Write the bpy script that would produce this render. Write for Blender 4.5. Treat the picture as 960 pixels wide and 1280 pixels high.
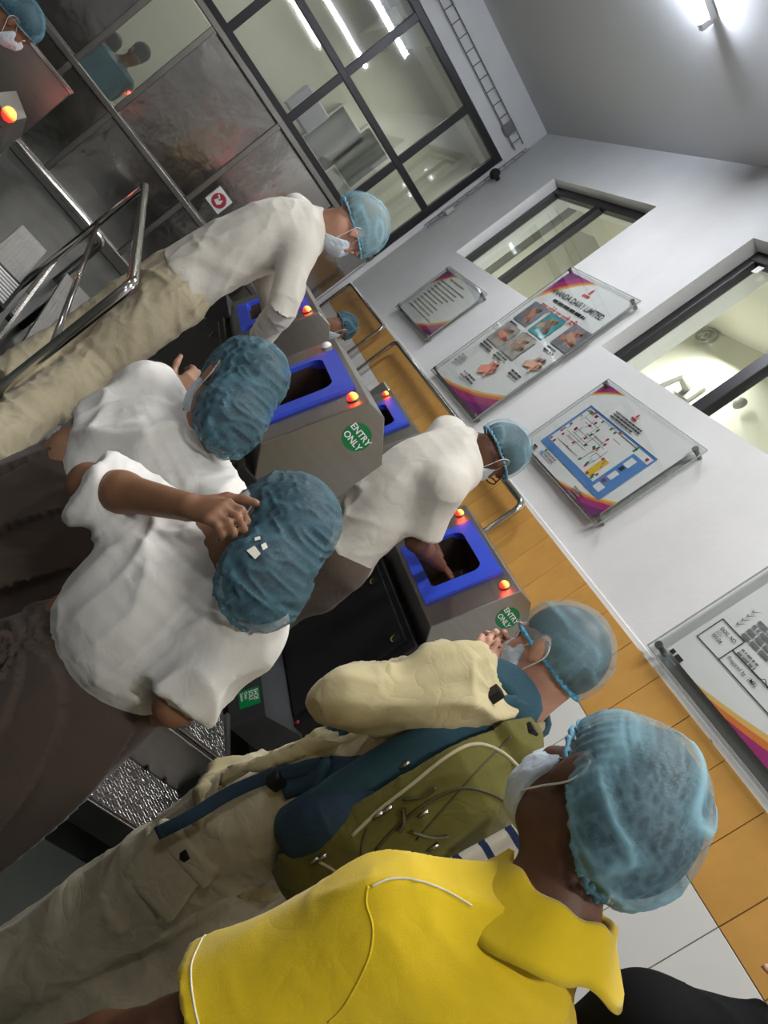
import bpy, bmesh, math, random
import numpy as np
from mathutils import Vector, Matrix
random.seed(4)
sc = bpy.context.scene
for o in list(bpy.data.objects):
    bpy.data.objects.remove(o)
COL = sc.collection
PI = math.pi

# ------------------------------------------------------------------ camera
CAM = np.array([0.0, 0.0, 1.665])          # eye height of the phone
FPX = 967.0                                # focal length in pixels of the 960 x 1280 frame
def cam_basis(yaw, pitch, roll):
    cy, sy, cp, sp = math.cos(yaw), math.sin(yaw), math.cos(pitch), math.sin(pitch)
    f = np.array([sy*cp, cy*cp, sp]); r = np.array([cy, -sy, 0.0]); u = np.cross(r, f)
    c, s = math.cos(roll), math.sin(roll)
    return np.array([c*r - s*u, s*r + c*u, f])
MB = cam_basis(math.radians(30.85), math.radians(-6.83), math.radians(-54.63))
cd = bpy.data.cameras.new('camera'); cam = bpy.data.objects.new('camera', cd); COL.objects.link(cam)
cd.sensor_fit = 'HORIZONTAL'; cd.sensor_width = 36.0; cd.lens = 36.0*FPX/960.0; cd.clip_start = 0.02
m4 = Matrix.Identity(4)
for i in range(3):
    m4[i][0] = MB[0][i]; m4[i][1] = MB[1][i]; m4[i][2] = -MB[2][i]; m4[i][3] = CAM[i]
cam.matrix_world = m4
sc.camera = cam

def ray(x, y):
    return MB.T @ np.array([(x-480)/FPX, -(y-640)/FPX, 1.0])
def P(x, y, d):
    """world point seen at pixel x, y of the photograph, d metres deep"""
    return CAM + ray(x, y)*d
def PX(x, y, X):
    d = ray(x, y); return CAM + d*(X/d[0])
def PY(x, y, Y):
    d = ray(x, y); return CAM + d*(Y/d[1])
def PZ(x, y, Z):
    d = ray(x, y); return CAM + d*((Z-CAM[2])/d[2])

# ------------------------------------------------------------------ world, exposure
w = bpy.data.worlds.new('world'); sc.world = w; w.use_nodes = True
w.node_tree.nodes['Background'].inputs[0].default_value = (0.75, 0.78, 0.8, 1)
w.node_tree.nodes['Background'].inputs[1].default_value = 0.3
sc.view_settings.view_transform = 'Standard'; sc.view_settings.look = 'None'
sc.view_settings.exposure = 0.48; sc.view_settings.gamma = 1.0; sc.view_settings.use_curve_mapping = False

def area(name, loc, size, energy, color, aim=(0, 0, -1), spread=180):
    l = bpy.data.lights.new(name, 'AREA'); l.shape = 'RECTANGLE'; l.size, l.size_y = size
    l.energy = energy; l.color = color; l.spread = math.radians(spread)
    o = bpy.data.objects.new(name, l); COL.objects.link(o); o.location = loc
    o.rotation_euler = Vector(aim).to_track_quat('-Z', 'Y').to_euler()
    return o
ROOM_LAMPS = [  # x, y, z of each ceiling batten's centre, power  (the tubes themselves are built below)
    (0.78, 4.70, 4.19, 28), (0.40, -1.90, 4.19, 60), (0.9, 1.6, 4.19, 48), (-2.6, 3.2, 4.19, 12), (-2.6, -0.4, 4.19, 22)]  # last two are added, out of view, to light the left side

# ------------------------------------------------------------------ mesh helpers
ORG = {}                                    # absolute origin of every object built here
def mesh_from(me, v, f):
    if isinstance(f, np.ndarray) and f.ndim == 2:
        nf, k = f.shape; me.vertices.add(len(v)); me.vertices.foreach_set('co', v.astype(np.float32).ravel()); me.loops.add(nf*k); me.loops.foreach_set('vertex_index', f.astype(np.int32).ravel())
        me.polygons.add(nf); me.polygons.foreach_set('loop_start', np.arange(nf, dtype=np.int32)*k); me.validate()
    else: me.from_pydata(v.tolist(), [], [list(map(int, q)) for q in f])
def link_mesh(name, v, f, mat, parent=None, smooth=False, origin=None, mats=None, fm=None):
    v = np.asarray(v, float).reshape(-1, 3)
    if origin is None:
        if parent is not None: origin = ORG[parent.name]
        else: origin = np.array([(v[:, 0].min()+v[:, 0].max())/2, (v[:, 1].min()+v[:, 1].max())/2, v[:, 2].min()])
    origin = np.asarray(origin, float)
    me = bpy.data.meshes.new(name); mesh_from(me, v-origin, f)
    me.update()
    o = bpy.data.objects.new(name, me); COL.objects.link(o)
    for mm in (mats if mats else [mat]): me.materials.append(mm)
    if fm is not None: me.polygons.foreach_set('material_index', np.asarray(fm, np.int32))
    if smooth: me.polygons.foreach_set('use_smooth', np.ones(len(me.polygons), bool))
    if parent is not None:
        o.parent = parent; o.location = origin-ORG[parent.name]
    else: o.location = origin
    ORG[o.name] = origin
    return o
def thing(name, loc, label, cat, group=None):
    o = bpy.data.objects.new(name, None); COL.objects.link(o); o.location = loc; o.empty_display_size = 0.05
    ORG[o.name] = np.asarray(loc, float); tag(o, label, cat, group); return o
def tag(o, label, cat, group=None, kind=None):
    if label: o['label'] = label
    if cat: o['category'] = cat
    if group: o['group'] = group
    if kind: o['kind'] = kind
    return o
def struct(o, label=None):
    o['kind'] = 'structure'
    if label: o['label'] = label
    return o
def join(*ms):
    V = []; F = []; n = 0
    for v, f in ms:
        v = np.asarray(v, float); V.append(v); F += [[i+n for i in q] for q in f]; n += len(v)
    return np.vstack(V), F
def box(a, b):
    a, b = np.minimum(a, b), np.maximum(a, b)
    v = [[(a, b)[i][0], (a, b)[j][1], (a, b)[k][2]] for i in (0, 1) for j in (0, 1) for k in (0, 1)]
    f = [[0, 1, 3, 2], [4, 6, 7, 5], [0, 4, 5, 1], [2, 3, 7, 6], [0, 2, 6, 4], [1, 5, 7, 3]]
    return np.array(v), f
def bbox(a, b, bev=0.004):
    """box with chamfered edges"""
    bm = bmesh.new(); v, f = box(a, b); vs = [bm.verts.new(q) for q in v]
    for q in f: bm.faces.new([vs[i] for i in q])
    bmesh.ops.bevel(bm, geom=bm.edges[:], offset=bev, segments=2, affect='EDGES', profile=0.5)
    bmesh.ops.recalc_face_normals(bm, faces=bm.faces)
    bm.verts.index_update(); r = (np.array([q.co[:] for q in bm.verts]), [[q.index for q in g.verts] for g in bm.faces]); bm.free()
    return r
def prism(prof, axis, a, b):
    """extrude a 2-D outline along an axis: axis 'x' -> (y,z), 'y' -> (x,z), 'z' -> (x,y)"""
    n = len(prof); v = []
    for c in (a, b):
        for p, q in prof: v.append({'x': (c, p, q), 'y': (p, c, q), 'z': (p, q, c)}[axis])
    f = [list(range(n))[::-1], list(range(n, 2*n))] + [[i, (i+1) % n, n+(i+1) % n, n+i] for i in range(n)]
    v = np.array(v, float)
    bm = bmesh.new(); vs = [bm.verts.new(q) for q in v]
    for q in f: bm.faces.new([vs[i] for i in q])
    bmesh.ops.recalc_face_normals(bm, faces=bm.faces); bm.verts.index_update()
    r = (np.array([q.co[:] for q in bm.verts]), [[q.index for q in g.verts] for g in bm.faces]); bm.free(); return r
def frame_of(t, ref=None):
    t = t/np.linalg.norm(t)
    r = np.array([0, 0, 1.0]) if ref is None else np.asarray(ref, float)
    if abs(np.dot(t, r)) > 0.95: r = np.array([1.0, 0, 0])
    a = np.cross(t, r); a /= np.linalg.norm(a); b = np.cross(a, t); return a, b
def tube(path, r, n=10, closed=False, flat=None, ref=None, fa=1.0):
    """round (or flattened) tube along a polyline; r may vary per point"""
    p = np.asarray(path, float); m = len(p); rr = np.broadcast_to(np.asarray(r, float), (m,))
    v = []; a = None
    for i in range(m):
        if closed: t = p[(i+1) % m]-p[i-1]
        else: t = p[min(i+1, m-1)]-p[max(i-1, 0)]
        t = t/(np.linalg.norm(t)+1e-9)
        if a is None or ref is not None: a, b = frame_of(t, ref)
        else:
            a = a-t*np.dot(a, t); a /= np.linalg.norm(a); b = np.cross(a, t)
        fl = 1.0 if flat is None else flat
        for k in range(n):
            q = 2*PI*k/n; v.append(p[i]+rr[i]*(fa*math.cos(q)*a+fl*math.sin(q)*b))
    f = []
    for i in range(m if closed else m-1):
        j = (i+1) % m
        for k in range(n): f.append([i*n+k, i*n+(k+1) % n, j*n+(k+1) % n, j*n+k])
    if not closed: f += [list(range(n))[::-1], list(range((m-1)*n, m*n))]
    return np.array(v), f
def ribbon(path, nrm, w_, th, n=10):
    """flat strap: width w_ across, thickness th along the given normals"""
    p = np.asarray(path, float); m = len(p); W_ = np.broadcast_to(np.asarray(w_, float), (m,)); v = []; f = []
    for i in range(m):
        t = p[min(i+1, m-1)]-p[max(i-1, 0)]; t = t/(np.linalg.norm(t)+1e-9); nn_ = np.asarray(nrm[i], float); nn_ = nn_-t*(nn_@t); nn_ = nn_/(np.linalg.norm(nn_)+1e-9); a = np.cross(t, nn_)
        for k in range(n):
            q = 2*PI*k/n; c, s = math.cos(q), math.sin(q); v.append(p[i]+a*W_[i]*np.sign(c)*abs(c)**0.6+nn_*th*np.sign(s)*abs(s)**0.6)
    for i in range(m-1):
        for k in range(n): f.append([i*n+k, i*n+(k+1) % n, (i+1)*n+(k+1) % n, (i+1)*n+k])
    f += [list(range(n))[::-1], list(range((m-1)*n, m*n))]
    return np.array(v), f
def smooth_path(pts, n=8, closed=False):
    p = np.asarray(pts, float); m = len(p); out = []
    rng = range(m) if closed else range(m-1)
    for i in rng:
        if closed: a, b, c, d = p[i-1], p[i], p[(i+1) % m], p[(i+2) % m]
        else: a, b, c, d = p[max(i-1, 0)], p[i], p[i+1], p[min(i+2, m-1)]
        for k in range(n):
            t = k/n; out.append(0.5*((2*b)+(c-a)*t+(2*a-5*b+4*c-d)*t*t+(3*b-a-3*c+d)*t**3))
    if not closed: out.append(p[-1])
    return np.array(out)
def disc(c, nrm, r, n=24, thick=0.002):
    c = np.asarray(c, float); nrm = np.asarray(nrm, float); nrm = nrm/np.linalg.norm(nrm)
    return tube([c, c+nrm*thick], r, n)
def dome(c, nrm, r, hgt, n=20, m=7):
    nrm = np.asarray(nrm, float)/np.linalg.norm(nrm); a, b = frame_of(nrm); v = []; f = []
    for i in range(m):
        q = (PI/2)*i/m
        for k in range(n): v.append(c+r*math.cos(q)*(math.cos(2*PI*k/n)*a+math.sin(2*PI*k/n)*b)+nrm*hgt*math.sin(q))
    v.append(c+nrm*hgt)
    for i in range(m-1):
        for k in range(n): f.append([i*n+k, i*n+(k+1) % n, (i+1)*n+(k+1) % n, (i+1)*n+k])
    for k in range(n): f.append([(m-1)*n+k, (m-1)*n+(k+1) % n, m*n])
    f.append(list(range(n))[::-1])
    return np.array(v), f
def poly_on(o, ex, ey, pts, thick=0.0):
    """flat outline in the plane o + s*ex + t*ey"""
    o, ex, ey = map(lambda q: np.asarray(q, float), (o, ex, ey))
    return np.array([o+s*ex+t*ey for s, t in pts]), [list(range(len(pts)))]
_txt = {}
def text_mesh(s, size, o, ex, ey, align='LEFT', bold=0.0):
    key = (s, align, bold)
    if key not in _txt:
        c = bpy.data.curves.new('t', 'FONT'); c.body = s; c.size = 1.0; c.align_x = align; c.offset = bold; c.resolution_u = 3
        to = bpy.data.objects.new('t', c); COL.objects.link(to); bpy.context.view_layer.update()
        me = bpy.data.meshes.new_from_object(to.evaluated_get(bpy.context.evaluated_depsgraph_get()))
        _txt[key] = (np.array([q.co[:] for q in me.vertices]).reshape(-1, 3), [list(q.vertices) for q in me.polygons])
        bpy.data.objects.remove(to); bpy.data.meshes.remove(me)
    v, f = _txt[key]
    if len(v) == 0: return np.zeros((0, 3)), []
    o, ex, ey = map(lambda q: np.asarray(q, float), (o, ex, ey))
    return o+size*(v[:, :1]*ex+v[:, 1:2]*ey), f

# ------------------------------------------------------------------ materials
MATS = {}
def nn(nt, t, **kw):
    n = nt.nodes.new(t)
    for k, v in kw.items():
        if k in n.inputs: n.inputs[k].default_value = v
        else: setattr(n, k, v)
    return n
def mat(name, col, rough=0.6, metal=0.0, var=0.0, vscale=6.0, bump=0.0, bscale=60.0, emit=None, estr=0.0, alpha=None, spec=0.5,
        stretch=(1, 1, 1), sheen=0.0, trans=0.0, rvar=0.0, col2=None, detail=4.0, bdist=0.01):
    if name in MATS: return MATS[name]
    m = bpy.data.materials.new(name); m.use_nodes = True; nt = m.node_tree
    b = nt.nodes['Principled BSDF']; MATS[name] = m
    c4 = tuple(col)+(1,); b.inputs['Base Color'].default_value = c4
    b.inputs['Roughness'].default_value = rough; b.inputs['Metallic'].default_value = metal
    b.inputs['Specular IOR Level'].default_value = spec
    if sheen: b.inputs['Sheen Weight'].default_value = sheen
    if trans: b.inputs['Transmission Weight'].default_value = trans
    if emit: b.inputs['Emission Color'].default_value = tuple(emit)+(1,); b.inputs['Emission Strength'].default_value = estr
    if alpha is not None: b.inputs['Alpha'].default_value = alpha
    if var or bump or rvar:
        tc = nn(nt, 'ShaderNodeTexCoord'); mp = nn(nt, 'ShaderNodeMapping'); mp.inputs['Scale'].default_value = stretch
        nt.links.new(tc.outputs['Object'], mp.inputs['Vector'])
    if var or col2:
        nz = nn(nt, 'ShaderNodeTexNoise', Scale=vscale, Detail=detail, Roughness=0.6); nt.links.new(mp.outputs[0], nz.inputs['Vector'])
        rp = nn(nt, 'ShaderNodeValToRGB'); rp.color_ramp.elements[0].position = 0.3; rp.color_ramp.elements[1].position = 0.7
        lo = tuple(max(0, x*(1-var)) for x in col); hi = tuple(min(1, x*(1+var)) for x in (col2 or col))
        rp.color_ramp.elements[0].color = lo+(1,); rp.color_ramp.elements[1].color = hi+(1,)
        nt.links.new(nz.outputs['Fac'], rp.inputs[0]); nt.links.new(rp.outputs[0], b.inputs['Base Color'])
    if rvar:
        n2 = nn(nt, 'ShaderNodeTexNoise', Scale=vscale*1.7, Detail=3.0); nt.links.new(mp.outputs[0], n2.inputs['Vector'])
        mr = nn(nt, 'ShaderNodeMapRange'); mr.inputs['To Min'].default_value = max(0.02, rough-rvar); mr.inputs['To Max'].default_value = rough+rvar
        nt.links.new(n2.outputs['Fac'], mr.inputs['Value']); nt.links.new(mr.outputs[0], b.inputs['Roughness'])
    if bump:
        n3 = nn(nt, 'ShaderNodeTexNoise', Scale=bscale, Detail=4.0); nt.links.new(mp.outputs[0], n3.inputs['Vector'])
        bp = nn(nt, 'ShaderNodeBump', Strength=bump, Distance=bdist); nt.links.new(n3.outputs['Fac'], bp.inputs['Height'])
        nt.links.new(bp.outputs[0], b.inputs['Normal'])
    return m
def glass_mat(name, tint=(1, 1, 1), refl=0.08, rough=0.02, dirt=0.0):
    """window or acrylic sheet: mostly see-through, a little mirror, optional dust film"""
    if name in MATS: return MATS[name]
    m = bpy.data.materials.new(name); m.use_nodes = True; nt = m.node_tree; MATS[name] = m
    for n in list(nt.nodes): nt.nodes.remove(n)
    out = nn(nt, 'ShaderNodeOutputMaterial'); tr = nn(nt, 'ShaderNodeBsdfTransparent'); tr.inputs[0].default_value = tuple(tint)+(1,)
    gl = nn(nt, 'ShaderNodeBsdfGlossy', Roughness=rough); mx = nn(nt, 'ShaderNodeMixShader')
    fr = nn(nt, 'ShaderNodeFresnel', IOR=1.5); ge = nn(nt, 'ShaderNodeNewGeometry'); ir = nn(nt, 'ShaderNodeMapRange'); ir.inputs['To Min'].default_value = 1.5; ir.inputs['To Max'].default_value = 1/1.5
    nt.links.new(ge.outputs['Backfacing'], ir.inputs['Value']); nt.links.new(ir.outputs[0], fr.inputs['IOR']); ad = nn(nt, 'ShaderNodeMath', operation='ADD'); ad.inputs[1].default_value = refl
    nt.links.new(fr.outputs[0], ad.inputs[0]); nt.links.new(ad.outputs[0], mx.inputs[0])
    nt.links.new(tr.outputs[0], mx.inputs[1]); nt.links.new(gl.outputs[0], mx.inputs[2])
    last = mx
    if dirt:
        tc = nn(nt, 'ShaderNodeTexCoord'); nz = nn(nt, 'ShaderNodeTexNoise', Scale=55.0, Detail=6.0); nt.links.new(tc.outputs['Object'], nz.inputs['Vector'])
        rp = nn(nt, 'ShaderNodeValToRGB'); rp.color_ramp.elements[0].position = 0.55; rp.color_ramp.elements[1].position = 0.85
        rp.color_ramp.elements[0].color = (dirt*0.3,)*3+(1,); rp.color_ramp.elements[1].color = (dirt,)*3+(1,)
        nt.links.new(nz.outputs['Fac'], rp.inputs[0])
        df = nn(nt, 'ShaderNodeBsdfDiffuse'); df.inputs[0].default_value = (0.7, 0.7, 0.68, 1)
        m2 = nn(nt, 'ShaderNodeMixShader'); nt.links.new(rp.outputs[0], m2.inputs[0]); nt.links.new(mx.outputs[0], m2.inputs[1]); nt.links.new(df.outputs[0], m2.inputs[2]); last = m2
    nt.links.new(last.outputs[0], out.inputs[0]); return m
def fabric(name, col, var=0.08, rough=0.85, weave=700.0, wb=0.12, crease=0.35, cscale=14.0, sheen=0.15, stretch=(1, 1, 1), cdist=0.012, spec=0.25):
    """cloth: soft crease relief plus a fine weave"""
    if name in MATS: return MATS[name]
    m = mat(name, col, rough, var=var, vscale=5.0, sheen=sheen, spec=spec, stretch=(1, 1, 1)); nt = m.node_tree; b = nt.nodes['Principled BSDF']
    tc = nn(nt, 'ShaderNodeTexCoord'); mp = nn(nt, 'ShaderNodeMapping'); mp.inputs['Scale'].default_value = stretch; nt.links.new(tc.outputs['Object'], mp.inputs['Vector'])
    n1 = nn(nt, 'ShaderNodeTexNoise', Scale=cscale, Detail=3.0, Roughness=0.45, Distortion=0.8); nt.links.new(mp.outputs[0], n1.inputs['Vector'])
    sub = nn(nt, 'ShaderNodeMath', operation='SUBTRACT'); sub.inputs[1].default_value = 0.5; ab = nn(nt, 'ShaderNodeMath', operation='ABSOLUTE')
    nt.links.new(n1.outputs['Fac'], sub.inputs[0]); nt.links.new(sub.outputs[0], ab.inputs[0])
    pw = nn(nt, 'ShaderNodeMath', operation='POWER'); pw.inputs[1].default_value = 0.7; nt.links.new(ab.outputs[0], pw.inputs[0])
    b1 = nn(nt, 'ShaderNodeBump', Strength=crease, Distance=cdist); nt.links.new(pw.outputs[0], b1.inputs['Height'])
    n2 = nn(nt, 'ShaderNodeTexNoise', Scale=weave, Detail=1.0); nt.links.new(tc.outputs['Object'], n2.inputs['Vector'])
    b2 = nn(nt, 'ShaderNodeBump', Strength=wb, Distance=0.001); nt.links.new(n2.outputs['Fac'], b2.inputs['Height'])
    nt.links.new(b1.outputs[0], b2.inputs['Normal']); nt.links.new(b2.outputs[0], b.inputs['Normal'])
    return m
def skin_mat(name, col):
    if name in MATS: return MATS[name]
    m = mat(name, col, 0.5, var=0.12, vscale=18.0, bump=0.08, bscale=320.0, bdist=0.002); b = m.node_tree.nodes['Principled BSDF']
    b.inputs['Subsurface Weight'].default_value = 0.12; b.inputs['Subsurface Radius'].default_value = (0.01, 0.004, 0.002); b.inputs['Subsurface Scale'].default_value = 0.5
    return m
def net_mat(name, col, alpha=0.5, strand=(60, 60, 8), lo=0.35, hi=0.95, scale=3.0, spec=0.3):
    """thin non-woven hairnet: density changes with the gathers of the cloth"""
    if name in MATS: return MATS[name]
    m = mat(name, col, 0.65, spec=spec); nt = m.node_tree; b = nt.nodes['Principled BSDF']
    tc = nn(nt, 'ShaderNodeTexCoord'); at = nn(nt, 'ShaderNodeAttribute', attribute_name='gather')
    mp = nn(nt, 'ShaderNodeMapping'); mp.inputs['Scale'].default_value = (130, 130, 130); nt.links.new(tc.outputs['Object'], mp.inputs['Vector'])
    nz = nn(nt, 'ShaderNodeTexNoise', Scale=1.0, Detail=5.0, Roughness=0.7); nt.links.new(mp.outputs[0], nz.inputs['Vector'])
    a1 = nn(nt, 'ShaderNodeMath', operation='MULTIPLY_ADD'); a1.inputs[1].default_value = 0.5; a1.inputs[2].default_value = -0.25
    nt.links.new(nz.outputs['Fac'], a1.inputs[0])
    a2 = nn(nt, 'ShaderNodeMath', operation='ADD'); nt.links.new(a1.outputs[0], a2.inputs[0]); nt.links.new(at.outputs['Fac'], a2.inputs[1])
    mr = nn(nt, 'ShaderNodeMapRange'); mr.inputs['To Min'].default_value = lo; mr.inputs['To Max'].default_value = hi
    nt.links.new(a2.outputs[0], mr.inputs['Value']); nt.links.new(mr.outputs[0], b.inputs['Alpha'])
    bp = nn(nt, 'ShaderNodeBump', Strength=0.25, Distance=0.003); nt.links.new(nz.outputs['Fac'], bp.inputs['Height']); nt.links.new(bp.outputs[0], b.inputs['Normal'])
    return m
# ------------------------------------------------------------------ materials of the place
W = 2.36; D = 8.2; CEIL = 4.29
M_plaster = mat('white_plaster', (0.74, 0.74, 0.74), 0.75, var=0.06, vscale=1.6, bump=0.12, bscale=26, bdist=0.01)
M_plaster2 = mat('ceiling_paint', (0.72, 0.72, 0.73), 0.8, var=0.03, vscale=0.8)
M_beige = mat('beige_paint', (0.62, 0.61, 0.53), 0.8, var=0.05, vscale=1.0)
M_floor = mat('dark_green_floor', (0.035, 0.042, 0.036), 0.35, var=0.25, vscale=1.3, rvar=0.12)
M_grout = mat('tile_grout', (0.33, 0.29, 0.24), 0.9)
M_orange = mat('orange_tile_glaze', (0.62, 0.33, 0.085), 0.22, var=0.10, vscale=5.0, bump=0.03, bscale=40)
M_white = mat('white_tile_glaze', (0.78, 0.77, 0.74), 0.2, var=0.03, vscale=3.0)
def steel(name, col, rough, var=0.12, vs=3.0, st=(1, 1, 1), bump=0.02, bs=40, rv=0.08):
    return mat(name, col, rough, metal=1.0, var=var, vscale=vs, rvar=rv, stretch=st, bump=bump, bscale=bs, bdist=0.004)
M_steel = steel('brushed_steel', (0.36, 0.345, 0.32), 0.34, var=0.05, st=(1, 1, 9), vs=4)
M_panel = steel('wall_steel', (0.50, 0.485, 0.465), 0.15, vs=1.1, bump=0.22, bs=1.9, var=0.05, rv=0.03)
M_panel.node_tree.nodes['Bump'].inputs['Distance'].default_value = 0.06
M_trim = steel('steel_trim', (0.24, 0.23, 0.21), 0.42)
M_tube = steel('polished_steel_tube', (0.62, 0.60, 0.57), 0.16)
M_black = mat('black_steel', (0.018, 0.018, 0.019), 0.32, metal=0.3, var=0.2, rvar=0.06)
M_dkgrey = mat('dark_grey_plate', (0.07, 0.072, 0.075), 0.4, metal=0.6, var=0.15)
M_frame = mat('black_aluminium', (0.022, 0.021, 0.024), 0.38, metal=0.4)
M_blue = mat('blue_plastic', (0.03, 0.075, 0.62), 0.38, var=0.05)
M_green = mat('green_vinyl', (0.0, 0.19, 0.05), 0.4)
M_print_w = mat('white_print', (0.85, 0.85, 0.85), 0.5)
M_ink = mat('black_print', (0.03, 0.03, 0.03), 0.5)
M_paper = mat('poster_paper', (0.88, 0.88, 0.88), 0.5, var=0.03, vscale=4, bump=0.25, bscale=6, bdist=0.02)
M_hole = mat('hole_black', (0.004, 0.004, 0.004), 0.6)
M_glass = glass_mat('window_glass', (0.93, 0.96, 0.94), 0.03, 0.02)
M_glassb = glass_mat('dusty_window_glass', (0.93, 0.95, 0.93), 0.10, 0.03, dirt=0.10)
M_acryl = glass_mat('acrylic_sheet', (0.96, 0.97, 0.965), 0.015, 0.03)
M_edge = mat('acrylic_edge', (0.42, 0.45, 0.44), 0.25, alpha=0.55)
M_wire = mat('galvanised_wire', (0.25, 0.25, 0.25), 0.4, metal=0.9)
def tread_mat():
    m = steel('tread_plate', (0.34, 0.335, 0.33), 0.34); nt = m.node_tree; b = nt.nodes['Principled BSDF']
    tc = nn(nt, 'ShaderNodeTexCoord'); mp = nn(nt, 'ShaderNodeMapping'); mp.inputs['Rotation'].default_value = (0, 0, 0.8); nt.links.new(tc.outputs['Object'], mp.inputs['Vector'])
    outs = []
    for rot in (0.78, -0.78):
        mp = nn(nt, 'ShaderNodeMapping'); mp.inputs['Rotation'].default_value = (0, 0, rot); nt.links.new(tc.outputs['Object'], mp.inputs['Vector'])
        br = nn(nt, 'ShaderNodeTexBrick'); br.inputs['Scale'].default_value = 1.0; br.inputs['Brick Width'].default_value = 0.032; br.inputs['Row Height'].default_value = 0.016
        br.inputs['Mortar Size'].default_value = 0.0055; br.inputs['Mortar Smooth'].default_value = 0.6; br.inputs['Color1'].default_value = (1, 1, 1, 1); br.inputs['Color2'].default_value = (0, 0, 0, 1); br.inputs['Mortar'].default_value = (0, 0, 0, 1); br.inputs['Bias'].default_value = 0.0
        nt.links.new(mp.outputs[0], br.inputs['Vector']); outs.append(br)
    mx = nn(nt, 'ShaderNodeMath', operation='MAXIMUM'); nt.links.new(outs[0].outputs['Color'], mx.inputs[0]); nt.links.new(outs[1].outputs['Color'], mx.inputs[1])
    bp = nn(nt, 'ShaderNodeBump', Strength=0.9, Distance=0.004); nt.links.new(mx.outputs[0], bp.inputs['Height']); nt.links.new(bp.outputs[0], b.inputs['Normal'])
    return m
M_tread = tread_mat()
def lamp_mat():
    m = mat('red_lamp', (0.9, 0.1, 0.05), 0.3); nt = m.node_tree; b = nt.nodes['Principled BSDF']
    tc = nn(nt, 'ShaderNodeTexCoord'); sp = nn(nt, 'ShaderNodeSeparateXYZ'); nt.links.new(tc.outputs['Generated'], sp.inputs[0])
    rp = nn(nt, 'ShaderNodeValToRGB'); e = rp.color_ramp.elements; e[0].position = 0.35; e[0].color = (1, 0.012, 0.01, 1); e[1].position = 0.85; e[1].color = (1, 0.48, 0.06, 1)
    nt.links.new(sp.outputs['Z'], rp.inputs[0]); nt.links.new(rp.outputs[0], b.inputs['Emission Color']); b.inputs['Emission Strength'].default_value = 2.2
    return m
M_lamp = lamp_mat()
M_tubelit = mat('lit_tube', (1, 1, 1), 0.4, emit=(0.80, 0.88, 1.0), estr=170.0); M_tubedim = mat('lit_tube_dim', (1, 1, 1), 0.4, emit=(0.85, 0.9, 1.0), estr=20.0)

# ------------------------------------------------------------------ the room
XL, YB = -4.5, -3.5
fl = struct(link_mesh('floor', *box((XL, YB, -0.1), (W+0.3, D+0.1, 0)), M_floor), 'dark green floor of the washing area')
ce = struct(link_mesh('ceiling', *box((XL, YB, CEIL), (W+0.3, D+0.1, CEIL+0.12)), M_plaster2), 'flat white painted ceiling')
M_dim = mat('grey_partition', (0.22, 0.22, 0.22), 0.6)
struct(link_mesh('wall_left', *box((XL-0.2, YB, 0), (XL, D, CEIL)), M_dim))
struct(link_mesh('wall_front', *box((XL, YB-0.2, 0), (W+0.3, YB, CEIL)), M_dim))
W2 = (5.19, 6.965, 2.715, 3.78); W3 = (0.9, 4.06, 2.715, 3.745)
T = 0.30
ms = [box((W, YB, 0), (W+T, D+0.1, W2[2])), box((W, YB, W2[3]), (W+T, D+0.1, CEIL)), box((W, W2[1], W2[2]), (W+T, D+0.1, W2[3])),
      box((W, W3[1], W2[2]), (W+T, W2[0], W2[3])), box((W, YB, W2[2]), (W+T, W3[0], W2[3])), box((W, W3[0], W3[3]), (W+T, W3[1], W2[3]))]
wr = struct(link_mesh('wall_right', *join(*ms), M_plaster, origin=(W, 0, 0)), 'white plastered wall with orange and white tiles below')
# the tiled dado: 200 x 300 mm tiles, orange row on top, white rows below
tw, th, gp = 0.2006, 0.300, 0.0032
link_mesh('tile_bed', *box((W-0.004, -0.75, 0), (W+0.02, D, 1.797)), M_grout, parent=wr)
tv, tf = bbox((-0.006, 0, 0), (0.0, tw-gp, th-gp), 0.0012)
for col_i in range(45):
    for row in range(4):
        y0 = 1.0765+tw*(col_i-9)
        if y0+tw > D: continue
        z0 = 1.5+0.0016-0.30*row
        far = y0 > 6.3
        base = 'tile_o' if row == 0 else 'tile_w'
        if base not in MATS:
            MATS[base] = None
            o = link_mesh('tile', tv+np.array([W-0.004, y0, z0]), tf, M_orange if row == 0 else M_white, parent=wr, origin=(W-0.004, y0, z0)); MATS[base] = o
        else:
            s_ = MATS[base]; o = s_.copy(); COL.objects.link(o); o.name = 'tile'; o.location = np.array([W-0.004, y0, z0])-ORG['wall_right']; ORG[o.name] = np.array([W-0.004, y0, z0])
        o.rotation_euler = (0, random.uniform(-1, 1)*0.004, random.uniform(-1, 1)*0.005)
# ragged paint edge along the top of the tiles
pts = [(-0.75+i*0.03, 1.797+0.010*random.random()**2-0.006*random.random()) for i in range(int((D+0.7)/0.03))]
v = []; f = []
for i, (y, z) in enumerate(pts):
    v += [(W-0.0065, y, z-0.003), (W-0.0065, y, 1.818), (W+0.001, y, 1.822)]
    if i: k = 3*i; f += [[k-3, k, k+1, k-2], [k-2, k+1, k+2, k-1]]
link_mesh('paint_edge', v, f, M_plaster, parent=wr)

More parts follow.
